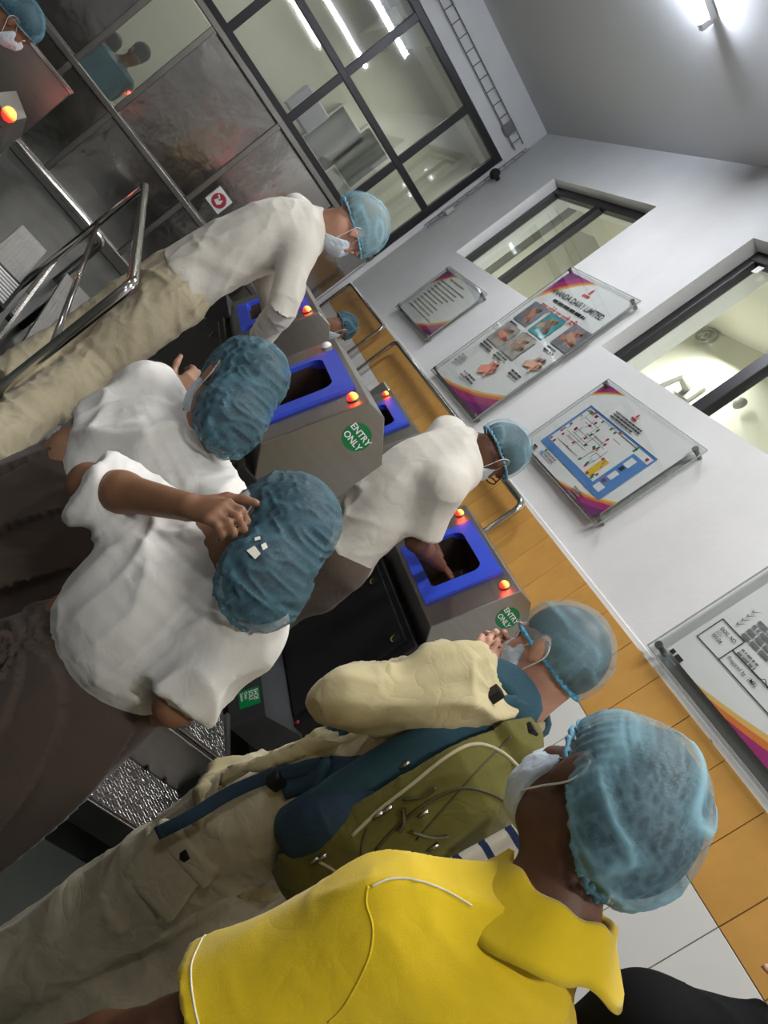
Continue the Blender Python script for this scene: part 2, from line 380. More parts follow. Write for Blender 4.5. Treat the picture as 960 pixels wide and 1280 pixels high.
def win_bars(name, parent, plane, segs, w_, d_, x):
    """bars as boxes: segs = (a0, b0, a1, b1) in (y,z) or (x,z)"""
    for (a0, b0, a1, b1) in segs:
        if plane == 'x': link_mesh(name, *bbox((x-d_/2, a0, b0), (x+d_/2, a1, b1), 0.005), M_frame, parent=parent)
        else: link_mesh(name, *bbox((a0, x-d_/2, b0), (a1, x+d_/2, b1), 0.005), M_frame, parent=parent)
def side_window(n, y0, y1, z0, z1, mull, lab):
    xw = W+0.12; fw = 0.075
    o = bpy.data.objects.new('window_%d' % n, None); COL.objects.link(o); o.location = (xw, (y0+y1)/2, z0); ORG[o.name] = np.array([xw, (y0+y1)/2, z0]); struct(o, lab)
    win_bars('frame_bar', o, 'x', [(y0, z1-fw, y1, z1), (y0, z0-0.02, y1, z0+0.02), (y1-fw, z0+0.02, y1, z1-fw), (y0, z0+0.02, y0+fw, z1-fw)], 0, 0.06, xw)
    ys = [y0]+sorted(mull)+[y1]
    for m_ in mull: win_bars('mullion', o, 'x', [(m_-0.045, z0+0.02, m_+0.045, z1-fw)], 0, 0.06, xw)
    for a, b in zip(ys[:-1], ys[1:]): link_mesh('glass_pane', *box((xw-0.003, a+0.03, z0), (xw+0.003, b-0.03, z1-0.03)), M_glass, parent=o)
    return o
w2o = side_window(2, *W2, [6.05], 'small black framed window high in the white wall near the corner')
w3o = side_window(3, *W3, [3.18, 2.1], 'wide black framed window in the white wall above the posters')
link_mesh('sticker', *box((W+0.088, 3.87, 3.60), (W+0.091, 3.92, 3.65)), M_print_w, parent=w3o)

# room beyond the side windows
struct(link_mesh('wall_beyond_right', *join(box((5.0, -1, 2.0), (5.2, 9.5, 5.2)), box((W+T, 9.3, 2.0), (5.2, 9.5, 5.2)), box((W+T, -1.2, 2.0), (5.2, -1, 5.2)), box((W+T, -1, 2.0), (5.2, 9.5, 2.05))), M_beige), 'beige walls of the room behind the side windows')
struct(link_mesh('ceiling_beyond_right', *join(box((W+T, -1, 4.75), (5.2, 9.5, 4.9)), box((3.3, -1, 4.35), (3.7, 9.5, 4.75)), box((W+T, 4.75, 4.3), (5.0, 5.05, 4.75)), box((W+T, 8.0, 4.3), (5.0, 8.3, 4.75))), M_beige), 'beige ceiling and beams behind the side windows')
c = PX(883, 421, 4.99)
tag(link_mesh('round_vent', *join(tube([c+np.array([-0.02, 0.13*math.cos(q), 0.10*math.sin(q)]) for q in np.linspace(0, 2*PI, 24, endpoint=False)], 0.016, 8, closed=True), tube([c+np.array([-0.02, 0.05*math.cos(q), 0.05*math.sin(q)]) for q in np.linspace(0, 2*PI, 16, endpoint=False)], 0.012, 8, closed=True)), mat('grey_vent', (0.35, 0.35, 0.32), 0.5)), 'round grey ring vent seen through the wide side window', 'vent')
c = PX(850, 470, 4.75); br = thing('wall_bracket', c, 'grey angled bracket seen through the wide side window', 'bracket')
M_brk = mat('grey_bracket', (0.28, 0.28, 0.26), 0.5)
link_mesh('arm', *tube([c+np.array([0.25, 0.03, 0.02]), c, c+np.array([-0.05, 0.05, -0.32])], 0.05, 8), M_brk, parent=br)
link_mesh('plate', *bbox(c+np.array([0.2, -0.12, -0.08]), c+np.array([0.25, 0.16, 0.14]), 0.01), M_brk, parent=br)
c = PX(925, 505, 4.9); tag(link_mesh('bulkhead_lamp', *dome(c, (-1, 0, 0), 0.07, 0.06), M_brk), 'small dark bulkhead fitting seen through the wide side window', 'lamp')
c = PX(643, 316, 4.6); tag(link_mesh('ceiling_spot', *dome(c, (-1, -0.3, -0.3), 0.06, 0.05), mat('spot_lit', (1, 1, 1), 0.4, emit=(1, 1, 0.95), estr=5.0)), 'small lit spot seen through the small side window', 'lamp')
c1 = PX(672, 290, 4.4); tag(link_mesh('roof_strut', *bbox((4.35, c1[1]-0.1, 2.2), (4.45, c1[1]+0.1, 4.3), 0.01), mat('grey_strut', (0.18, 0.2, 0.2), 0.5)), 'dark grey post seen through the small side window', 'post')
area('added_light_right', (4.0, 3.4, 4.25), (0.2, 1.2), 62, (1.0, 0.98, 0.92), (0.3, 0, -1))  # this and the next: unseen area lights added to brighten the side room
area('added_light_right2', (4.2, 6.8, 4.25), (0.2, 1.2), 60, (1.0, 0.98, 0.92), (0.3, 0, -1))

# ------------------------------------------------------------------ back wall: steel below, glass above
XS = [-4.3, -3.39, -2.48, -1.57, -0.66, -0.18, 0.755, 1.66, 2.30]
wb = struct(link_mesh('wall_back', *join(box((XL, D, 3.775), (W, D+0.2, CEIL)), box((2.30, D, 0), (W, D+0.2, 3.78)), box((XL, D, 0), (-4.3, D+0.2, 3.78)), box((-4.3, D+0.06, 0), (-0.70, D+0.1, 2.12)), box((-0.14, D+0.06, 0), (2.30, D+0.1, 2.12)), box((-0.70, D+0.06, 0), (-0.14, D+0.1, 0.95))), M_plaster, origin=(0, D, 0)), 'back wall of steel panels with a band of windows above')
ZS = [0.0, 0.93, 2.12]
for i in range(len(XS)-1):
    for j in range(2):
        a, b = XS[i]+0.022, XS[i+1]-0.022; z0, z1 = ZS[j]+(0.05 if j else 0.12), ZS[j+1]-0.045
        if i == 4 and j == 1:
            link_mesh('glass_pane', *box((a, D+0.03, z0), (b, D+0.036, z1)), M_glassb, parent=wb); continue
        bm = bmesh.new(); bmesh.ops.create_grid(bm, x_segments=8, y_segments=8, size=0.5); v = []
        for q in bm.verts: v.append((a+(q.co.x+0.5)*(b-a), D+0.03-0.006*math.cos(PI*q.co.x)*math.cos(PI*q.co.y)*(1 if (i+j) % 2 else -1), z0+(q.co.y+0.5)*(z1-z0)))
        bm.verts.index_update(); link_mesh('steel_panel', v, [[q.index for q in g.verts][::-1] for g in bm.faces], M_panel, parent=wb, smooth=True); bm.free()
for x in XS[:-1]: link_mesh('panel_trim', *bbox((x-0.028, D-0.012, 0), (x+0.028, D+0.06, 2.14), 0.006), M_trim, parent=wb)
for z, h in ((0.93, 0.030), (2.12, 0.030), (0.06, 0.06)): link_mesh('panel_trim', *bbox((-4.3, D-0.02, z-h), (2.3, D+0.06, z+h), 0.008), M_trim, parent=wb)
w1 = bpy.data.objects.new('window_1', None); COL.objects.link(w1); w1.location = (0, D+0.05, 2.15); ORG['window_1'] = np.array([0, D+0.05, 2.15]); struct(w1, 'large black framed window above the steel panels')
win_bars('frame_bar', w1, 'y', [(-4.3, 2.15, 2.3, 2.215), (-4.3, 3.70, 2.3, 3.775), (2.22, 2.215, 2.3, 3.70), (-4.3, 2.825, 2.22, 2.895)], 0, 0.07, D+0.05)
wx = [-4.3, -3.55, -2.69, -1.83, -0.97, -0.11, 0.765, 1.69, 2.26]
for x in wx[1:-1]: win_bars('mullion', w1, 'y', [(x-0.04, 2.2, x+0.04, 3.71)], 0, 0.06, D+0.052)
for a, b in zip(wx[:-1], wx[1:]):
    for z0, z1 in ((2.2, 2.84), (2.88, 3.72)): link_mesh('glass_pane', *box((a+0.02, D+0.05, z0), (b-0.02, D+0.056, z1)), M_glassb, parent=w1)
# room beyond the back windows
M_hall = mat('hall_paint', (0.52, 0.52, 0.47), 0.8, var=0.06, vscale=0.9)
struct(link_mesh('wall_beyond_back', *join(box((-5, 13.0, 0), (4, 13.2, 4.6)), box((3.3, D+0.2, 0), (3.5, 13.2, 4.6)), box((-5.2, D+0.2, 0), (-5, 13.2, 4.6)), box((-5, D+0.2, -0.1), (3.5, 13.2, 0))), M_hall), 'beige walls of the hall behind the glass')
struct(link_mesh('ceiling_beyond_back', *join(box((-5, D+0.2, 4.6), (3.5, 13.2, 4.7)), box((-5, 10.2, 4.1), (3.5, 10.5, 4.6)), box((0.9, D+0.2, 4.0), (1.2, 13.0, 4.6))), M_hall), 'beige ceiling and beams of the hall behind the glass')
M_duct = mat('dark_vent', (0.05, 0.055, 0.05), 0.5); M_ductg = mat('grey_vent_frame', (0.45, 0.46, 0.42), 0.5)
for (a, b, lab) in (((380, 178), (436, 142), 'dark louvred vent above the other on the wall behind the glass'), ((415, 205), (465, 162), 'lower dark louvred vent on the wall behind the glass')):
    p, q = PY(*a, 12.9), PY(*b, 12.9); t_ = thing('wall_vent', (p+q)/2, lab, 'vent')
    x0_, x1_ = min(p[0], q[0])-0.1, max(p[0], q[0])+0.45; z0_, z1_ = min(p[2], q[2]), max(p[2], q[2])
    link_mesh('vent_frame', *bbox((x0_, 12.80, z0_), (x1_, 12.99, z1_), 0.01), M_ductg, parent=t_)
    link_mesh('louvre', *bbox((x0_+0.03, 12.78, z0_+0.03), (x1_-0.03, 12.81, z1_-0.03), 0.01), M_duct, parent=t_)
c = PY(383, 137, 12.5); tag(link_mesh('hanging_cabinet', *bbox(c-np.array([0.25, 0.2, 0.2]), c+np.array([0.25, 0.2, 0.2]), 0.02), mat('lilac_grey', (0.36, 0.36, 0.44), 0.5)), 'pale lilac box on the wall behind the glass', 'box')
area('added_light_back', (-1.0, 11.6, 4.4), (1.2, 0.2), 34, (1.0, 0.98, 0.86), (0, 0, -1))  # pair of area lights added to light the hall, no fittings there
area('added_light_back2', (2.0, 11.6, 4.4), (1.2, 0.2), 28, (1.0, 0.98, 0.86), (0, 0, -1))

# prohibition sign on the steel
sg = thing('prohibition_sign', (0.94, D, 1.10), 'small white sticker with a red prohibition circle on the steel panel', 'sign')
yS = D+0.0; O_ = np.array([0.94, yS-0.006, 1.21])
M_red = mat('red_print', (0.42, 0.03, 0.04), 0.5)
link_mesh('backing', *bbox((0.845, yS-0.005, 1.12), (1.03, yS+0.03, 1.305), 0.003), M_print_w, parent=sg)
link_mesh('red_disc', *disc(O_, (0, -1, 0), 0.072, 28, 0.002), M_red, parent=sg)
link_mesh('pictogram', *join(poly_on(O_+np.array([0, -0.003, 0]), (1, 0, 0), (0, 0, 1), [(-0.035, -0.03), (0.014, -0.042), (0.035, -0.007), (0.02, 0.035), (0.0, 0.0), (-0.02, 0.014)]), poly_on(O_+np.array([0, -0.0035, 0]), (1, 0, 0), (0, 0, 1), [(-0.05, 0.03), (-0.04, 0.042), (0.0, 0.02), (-0.014, 0.014)])), M_print_w, parent=sg)

# wire cable tray
ct = thing('cable_tray', (2.2, D-0.05, 3.9), 'wire ladder cable tray running along the wall and down the corner', 'cable tray')
def ladder(a, b, side, n):
    a, b, side = map(np.array, (a, b, side)); ms = [tube([a, b], 0.006, 6), tube([a+side, b+side], 0.006, 6)]
    for i in range(n): p = a+(b-a)*(i+0.5)/n; ms.append(tube([p, p+side], 0.005, 6))
    return join(*ms)
link_mesh('wire_run', *ladder((-1.5, D-0.04, 3.92), (2.28, D-0.04, 3.92), (0, 0, 0.10), 28), M_wire, parent=ct)
link_mesh('wire_drop', *ladder((W-0.03, D-0.16, 2.75), (W-0.03, D-0.16, 4.02), (0, 0.10, 0), 11), M_wire, parent=ct)
link_mesh('junction_box', *bbox((2.02, D-0.07, 3.9), (2.12, D-0.01, 4.02), 0.008), M_wire, parent=ct)
link_mesh('socket_box', *bbox((W-0.05, D-0.20, 2.98), (W-0.005, D-0.08, 3.08), 0.008), mat('grey_plastic', (0.55, 0.55, 0.53), 0.5), parent=ct)
cm = PX(618, 216, W-0.08); tag(link_mesh('dome_camera', *join(tube([(W, cm[1], cm[2]), (W-0.06, cm[1], cm[2])], 0.025, 10), dome(np.array([W-0.06, cm[1], cm[2]]), (-1, -0.3, -0.2), 0.06, 0.06)), M_frame), 'small black camera on the wall beside the cable tray', 'camera')

# ceiling battens (the room's lamps, plus two added out of view on the left)
for i, (x, y, z, e) in enumerate(ROOM_LAMPS):
    L = 0.62
    t_ = thing('tube_light', (x, y, z), ['lit tube light batten on the ceiling above the wide window', 'lit tube light on the ceiling behind the queue', 'lit tube light on the ceiling over the queue', 'added unseen tube light on the far left of the ceiling', 'added unseen tube light on the near left of the ceiling'][i], 'light')
    link_mesh('batten', *bbox((x-L, y-0.025, CEIL-0.045), (x+L, y+0.025, CEIL), 0.004), M_print_w, parent=t_)
    link_mesh('tube', *tube([(x-L, y, z+0.03), (x+L, y, z+0.03)], 0.014, 12), M_tubelit if i < 1 else M_tubedim, parent=t_)
    for s in (-1, 1): link_mesh('end_cap', *bbox((x+s*L-0.02, y-0.02, z+0.0), (x+s*L+0.02, y+0.02, CEIL-0.03), 0.004), M_print_w, parent=t_)
    a = area('tube_light_lamp', (x, y, z), (2*L, 0.05), e, (1.0, 0.985, 0.95)); a.parent = t_; a.location = (0, 0, 0)
# ------------------------------------------------------------------ posters on the right wall (read along -y)
PINK = mat('magenta_print', (0.42, 0.03, 0.20), 0.45); PURP = mat('purple_print', (0.19, 0.02, 0.17), 0.45); ORNG = mat('orange_print', (0.80, 0.22, 0.04), 0.45); YELL = mat('amber_print', (0.86, 0.55, 0.16), 0.45)
LRED = mat('logo_red', (0.62, 0.03, 0.04), 0.5); GREYP = mat('grey_print', (0.22, 0.22, 0.23), 0.5)
EX, EZ = np.array([0, -1.0, 0]), np.array([0, 0, 1.0])
class Poster:
    def __init__(s, label, y0, z0, w_, h_, pw=None, ph=None, off=(0.03, 0.03)):
        """acrylic sheet w x h with its lower left corner (as read) at y0, z0; paper inside"""
        s.t = thing('wall_poster', (W, y0-w_/2, z0), label, 'poster', None); s.w, s.h = w_, h_
        x = W-0.045
        a, b = (x-0.003, y0-w_, z0), (x, y0, z0+h_)
        link_mesh('acrylic_sheet', *box(a, b), M_acryl, parent=s.t)
        e = 0.004
        link_mesh('sheet_rim', *join(box((x-0.004, y0-w_-e, z0-e), (x+0.001, y0+e, z0)), box((x-0.004, y0-w_-e, z0+h_), (x+0.001, y0+e, z0+h_+e)), box((x-0.004, y0, z0), (x+0.001, y0+e, z0+h_)), box((x-0.004, y0-w_-e, z0), (x+0.001, y0-w_, z0+h_))), M_edge, parent=s.t)
        link_mesh('back_sheet', *box((W-0.034, y0-w_, z0), (W-0.031, y0, z0+h_)), M_acryl, parent=s.t)
        s.pw, s.ph = pw or w_-2*off[0], ph or h_-2*off[1]
        s.o = np.array([W-0.0375, y0-off[0], z0+off[1]]); s.n = 0
        link_mesh('paper', *box((W-0.0372, y0-off[0]-s.pw, z0+off[1]), (W-0.0355, y0-off[0], z0+off[1]+s.ph)), M_paper, parent=s.t)
        for py in (0.035, w_-0.035):
            for pz in (0.03, h_-0.03):
                link_mesh('standoff', *join(disc((W, y0-py, z0+pz), (-1, 0, 0), 0.011, 14, 0.052), disc((W-0.052, y0-py, z0+pz), (-1, 0, 0), 0.015, 14, 0.012)), M_trim, parent=s.t)
    def lay(s):
        s.n += 1; return s.o-np.array([0.0003*s.n, 0, 0])
    def poly(s, name, pts, m, parent=None): 
        return link_mesh(name, *poly_on(s.lay(), EX, EZ, pts), m, parent=parent or s.t)
    def polys(s, name, lst, m):
        o = s.lay(); return link_mesh(name, *join(*[poly_on(o, EX, EZ, p) for p in lst]), m, parent=s.t)
    def rects(s, name, lst, m): return s.polys(name, [[(a, b), (c, b), (c, d), (a, d)] for a, b, c, d in lst], m)
    def text(s, name, tx, size, x, y, m, align='LEFT', bold=0.0, width=None): 
        if width:
            tv_ = text_mesh(tx, 1.0, (0, 0, 0), (1, 0, 0), (0, 1, 0), align, bold)[0]; size = width/(tv_[:, 0].max()-tv_[:, 0].min())
        return link_mesh(name, *text_mesh(tx, size, s.lay()+EX*x+EZ*y, EX, EZ, align, bold), m, parent=s.t)
    def st(s, px, py):
        q = PX(px, py, W-0.0375); return s.o[1]-q[1], q[2]-s.o[2]
    def swoosh(s, corner, w_, h_):
        for k, (m, fw, fh) in enumerate(((YELL, 1.0, 1.0), (ORNG, 0.92, 0.90), (PINK, 0.82, 0.78), (PURP, 0.5, 0.5))):
            a, b = w_*fw, h_*fh
            c = [(a*(1-t)**1.0, b*(1-(1-t))**1.0) for t in np.linspace(0, 1, 3)]
            cur = []
            for t in np.linspace(0, 1, 12):      # concave sweep from one edge to the other
                cur.append(((1-t)**2*a+2*(1-t)*t*a*0.42+0*t*t, 0*(1-t)**2+2*(1-t)*t*b*0.30+t*t*b))
            pts = [(0, 0)]+cur
            if corner == 'TL': pts = [(x, s.ph-y) for x, y in pts]
            elif corner == 'BR': pts = [(s.pw-x, y) for x, y in pts]
            s.poly('corner_swoosh', pts, m)
    def logo(s, x, y, k):
        s.polys('logo', [[(x-0.30*k, y), (x+0.30*k, y), (x+0.27*k, y+0.12*k), (x-0.27*k, y+0.12*k)]], LRED)
        s.poly('logo_drop', [(x+0.10*k*math.sin(q), y+0.30*k+0.12*k*math.cos(q)*(1.5 if math.cos(q) > 0.9 else 1)) for q in np.linspace(0, 2*PI, 14, endpoint=False)], LRED)
        s.text('logo_word', 'Ananda', 0.19*k, x, y+0.005*k, LRED, 'CENTER', 0.02)
    def lines(s, name, x, y, w_, n, dy, hgt, m, rag=0.35, seed=0):
        r = random.Random(seed); L = []
        for i in range(n):
            a = x; end = x+w_*(1-rag*r.random())
            while a < end:
                l = r.uniform(0.5, 2.2)*hgt*1.8; L.append((a, y-i*dy, min(a+l, end), y-i*dy+hgt)); a += l+hgt*0.5
        return s.rects(name, L, m)

# --- A: the small text notice near the corner
A = Poster('small acrylic text notice nearest the far corner on the white wall', 6.62, 1.975, 1.0, 0.575)
A.swoosh('TL', 0.30, 0.20); A.swoosh('BR', 0.42, 0.22)
A.lines('heading', 0.22, 0.455, 0.55, 1, 0.03, 0.018, GREYP, seed=2)
A.lines('body_text', 0.10, 0.405, 0.72, 10, 0.036, 0.013, GREYP, 0.5, seed=3)
# --- B: hand washing poster
B = Poster('tall hand washing poster with photos of hands and a dairy heading', 5.10, 1.862, 0.955, 1.195)
B.swoosh('TL', 0.40, 0.30); B.swoosh('BR', 0.75, 0.22)
B.logo(B.pw*0.5, 1.02, 0.16)
B.text('title', 'ANANDA DAIRY LIMITED', 0.066, B.pw*0.5, 0.935, M_ink, 'CENTER', 0.006)
B.lines('subtitle', B.pw*0.5-0.24, 0.885, 0.48, 1, 0.03, 0.022, M_ink, 0.0, seed=5)
B.text('hindi_heading', 'हाथ धोने का सही तरीका', 0.07, B.pw*0.5, 0.795, LRED, 'CENTER', 0.004)
SK = [mat('print_skin_a', (0.62, 0.36, 0.25), 0.5), mat('print_skin_b', (0.66, 0.27, 0.20), 0.5), mat('print_skin_c', (0.34, 0.22, 0.17), 0.5)]
def hand_shape(cx, cy, k, rot, flip=1, fingers=4):
    out = []
    def tr(p): 
        c_, s_ = math.cos(rot), math.sin(rot); x, y = p[0]*flip, p[1]; return (cx+k*(c_*x-s_*y), cy+k*(s_*x+c_*y))
    out.append([tr(p) for p in [(-0.9, -0.22), (-0.3, -0.25), (0.1, -0.3), (0.32, -0.1), (0.34, 0.25), (0.1, 0.32), (-0.3, 0.2), (-0.9, 0.18)]])
    for i in range(fingers):
        a = -0.22+0.16*i; b = 0.26-0.17*i
        d_ = (math.cos(a), math.sin(a)); n_ = (-d_[1]*0.085, d_[0]*0.085); p0 = (0.22, b-0.0); p1 = (p0[0]+d_[0]*(0.62-0.06*abs(i-1.5)), p0[1]+d_[1]*0.6)
        out.append([tr(p) for p in [(p0[0]-n_[0], p0[1]-n_[1]), (p1[0]-n_[0], p1[1]-n_[1]), (p1[0]+d_[0]*0.06, p1[1]+d_[1]*0.06), (p1[0]+n_[0], p1[1]+n_[1]), (p0[0]+n_[0], p0[1]+n_[1])]])
    out.append([tr(p) for p in [(-0.2, 0.15), (0.1, 0.28), (0.2, 0.52), (0.1, 0.58), (-0.1, 0.42)]])
    return out
pics = [((664, 393), (0.23, 0.26, 0.30), SK[2]), ((684, 408), (0.07, 0.38, 0.42), SK[0]), ((714, 424), (0.24, 0.25, 0.29), SK[1]), ((630, 419), (0.33, 0.31, 0.28), SK[2]), ((648, 433), (0.36, 0.36, 0.33), SK[0]), ((668, 456), None, SK[0]), ((611, 462), None, SK[1])]
for i, ((px, py), bg, sk) in enumerate(pics):
    sx, sy = B.st(px, py); a, b = 0.118, 0.095
    if i in (5, 6): a, b = 0.12, 0.09
    if bg: B.rects('photo_background', [(sx-a, sy-b, sx+a, sy+b)], mat('print_bg_%d' % i, bg, 0.5, var=0.35, vscale=14))
    B.polys('photo_hand', hand_shape(sx-0.01, sy+0.015, 0.105, 0.5, 1), sk)
    B.polys('photo_hand', hand_shape(sx+0.02, sy-0.01, 0.10, 2.4+0.2*i, -1), SK[(i+1) % 3] if bg else sk)
    B.lines('caption', sx-a*0.85, sy-b-0.035, a*1.7, 2, 0.026, 0.014, M_ink, 0.4, seed=i)
B.lines('footnote', 0.06, 0.20, 0.12, 3, 0.03, 0.014, GREYP, 0.3, seed=9); B.lines('footnote', 0.30, 0.13, 0.12, 2, 0.03, 0.013, GREYP, 0.3, seed=10)
# --- C: plant layout map
Cc = Poster('wide acrylic site plan with a blue bordered coloured floor map', 3.645, 1.985, 0.935, 0.575, pw=0.86, ph=0.545, off=(0.015, 0.012))
Cc.swoosh('TL', 0.20, 0.11); Cc.swoosh('BR', 0.42, 0.13)
x0, y0 = Cc.st(676, 552.5); x1, y1 = Cc.st(822.5, 575)
mb = [Cc.st(*q) for q in ((676, 552.5), (738.7, 506), (822.5, 575), (748.7, 625))]
lx, rx = (mb[0][0]+mb[1][0])/2, (mb[2][0]+mb[3][0])/2; by, ty = (mb[0][1]+mb[3][1])/2, (mb[1][1]+mb[2][1])/2
M_mapb = mat('map_blue', (0.10, 0.27, 0.62), 0.5); M_mapr = mat('map_red', (0.45, 0.03, 0.06), 0.5); M_mapg = mat('map_green', (0.03, 0.25, 0.08), 0.5); M_mapy = mat('map_yellow', (0.80, 0.55, 0.04), 0.5); M_mapo = mat('map_orange', (0.62, 0.30, 0.16), 0.5)
Cc.rects('map_border', [(lx, by, rx, ty)], M_mapb)
mw, mh = rx-lx, ty-by
def mrect(a, b, c, d): return (lx+a*mw, by+b*mh, lx+c*mw, by+d*mh)
Cc.rects('map_ground', [mrect(0.03, 0.13, 0.80, 0.955)], M_print_w)
Cc.rects('map_inset', [mrect(0.84, 0.08, 0.93, 0.2), mrect(0.84, 0.33, 0.90, 0.48), mrect(0.83, 0.62, 0.90, 0.78), mrect(0.80, 0.84, 0.985, 0.95)], M_print_w)
Cc.rects('map_yellow_block', [mrect(0.655, 0.15, 0.735, 0.5)], M_mapy)
r = random.Random(11); ln = []
for i in range(30):
    if i % 2: a = r.uniform(0.06, 0.75); b = r.uniform(0.18, 0.7); ln.append(mrect(a, b, a+0.004, min(b+r.uniform(0.08, 0.3), 0.93)))
    else: a = r.uniform(0.05, 0.55); b = r.uniform(0.18, 0.92); ln.append(mrect(a, b, min(a+r.uniform(0.1, 0.3), 0.79), b+0.006))
ln += [mrect(0.0, 0.985, 1.0, 0.992), mrect(0.05, 0.93, 0.79, 0.936), mrect(0.30, 0.3, 0.303, 0.85)]
Cc.rects('map_lines', ln, M_ink)
for nm, m_, n_, k in (('map_red_mark', M_mapr, 24, 0.022), ('map_green_mark', M_mapg, 18, 0.022), ('map_orange_mark', M_mapo, 12, 0.018)):
    L_ = []
    for i in range(n_):
        a, b = r.uniform(0.04, 0.77), r.uniform(0.15, 0.93)
        if i % 3 == 0: b = r.choice((0.14, 0.92, 0.88))
        if i % 5 == 0: a = r.choice((0.04, 0.77))
        L_.append((lx+a*mw, by+b*mh, lx+a*mw+k*0.75, by+b*mh+k*0.75))
    Cc.rects(nm, L_, m_)
Cc.rects('map_black_mark', [mrect(0.845, 0.53, 0.885, 0.6)], M_ink); Cc.rects('map_red_mark', [mrect(0.84, 0.24, 0.88, 0.29), mrect(0.93, 0.87, 0.96, 0.92)], M_mapr)
lgx, lgy = Cc.st(794, 524); Cc.logo(lgx, lgy-0.01, 0.085); Cc.lines('map_title', lgx-0.14, lgy-0.035, 0.28, 3, 0.017, 0.009, M_ink, 0.25, seed=4)
a, b = Cc.st(668, 558); Cc.lines('legend', a-0.01, b, 0.05, 2, 0.018, 0.012, M_ink, 0.1, seed=6)
a, b = Cc.st(684, 567); Cc.lines('legend', a, b, 0.12, 2, 0.02, 0.009, GREYP, 0.2, seed=7); Cc.rects('legend_mark', [(a-0.03, b, a-0.012, b+0.016)], M_mapg); Cc.rects('legend_mark', [(a-0.045, b-0.022, a-0.015, b-0.008)], M_mapb)
a, b = Cc.st(720, 612); Cc.lines('legend', a-0.02, b, 0.10, 3, 0.018, 0.009, GREYP, 0.3, seed=8)
# --- D: work instruction at the right edge
Dd = Poster('large acrylic work instruction sheet cut by the right picture edge', 1.99, 1.832, 1.25, 1.0, pw=1.14, ph=0.93, off=(0.05, 0.045))
Dd.swoosh('BR', 0.95, 0.34)
Dd.swoosh('TL', 0.25, 0.2)
def dl(pts, wd=0.004):
    L_ = []
    for (p, q) in pts:
        a, b = np.array(Dd.st(*p)), np.array(Dd.st(*q)); d_ = b-a; n_ = np.array([-d_[1], d_[0]])/np.linalg.norm(d_)*wd/2; L_.append([tuple(a-n_), tuple(b-n_), tuple(b+n_), tuple(a+n_)])
    return L_
z7 = lambda x, y: (800+x/4.571, 700+y/4.571)
Dd.polys('table_lines', dl([(z7(475, 338), z7(600, 470)), (z7(327, 437), z7(450, 570)), (z7(475, 338), z7(327, 437)), (z7(600, 470), z7(450, 570)), (z7(450, 570), z7(900, 1065)), (z7(530, 517), z7(900, 905))]), M_ink)
def at_px(zx, zy): return Dd.st(*z7(zx, zy))
BW = (at_px(600, 470)[0]-at_px(475, 338)[0])/182
s_, t_ = at_px(458, 396); Dd.text('doc_number', 'DOC. NO.', 0.047, s_, t_, M_ink, 'LEFT', 0.008, width=BW*118)
s_, t_ = at_px(434, 412); Dd.text('doc_number', 'ADL/', 0.043, s_, t_, GREYP, width=BW*50)
s_, t_ = at_px(408, 430); Dd.text('doc_number', 'WI-04', 0.045, s_, t_, M_ink, 'LEFT', 0.008, width=BW*72)
s_, t_ = at_px(497, 562); Dd.text('prepared_by', 'Prepared by : (MR)', 0.040, s_, t_, M_ink, 'LEFT', 0.004, width=BW*210)
for k, (zx, zy) in enumerate(((598, 402), (628, 380), (658, 358), (690, 335))):
    s_, t_ = at_px(zx, zy); Dd.lines('instruction_text', s_+0.01, t_-0.02, 0.5, 1, 0.03, 0.013, GREYP, 0.2, seed=20+k)
    Dd.polys('tick', [[(s_-0.045, t_+0.005), (s_-0.035, t_-0.008), (s_-0.012, t_+0.018), (s_-0.034, t_+0.0)]], GREYP)
s_, t_ = at_px(580, 520); Dd.lines('revision_text', s_, t_, 0.10, 2, 0.018, 0.008, GREYP, 0.2, seed=30)
s_, t_ = at_px(170, 525); Dd.lines('maker_mark', s_, t_, 0.07, 1, 0.03, 0.018, M_ink, 0.0, seed=31); Dd.lines('maker_mark', s_, t_-0.02, 0.07, 1, 0.03, 0.008, GREYP, 0.0, seed=32)
Dd.polys('signature', dl([(z7(640, 640), z7(690, 690)), (z7(690, 690), z7(720, 690)), (z7(720, 690), z7(731, 740))], 0.003), M_ink)

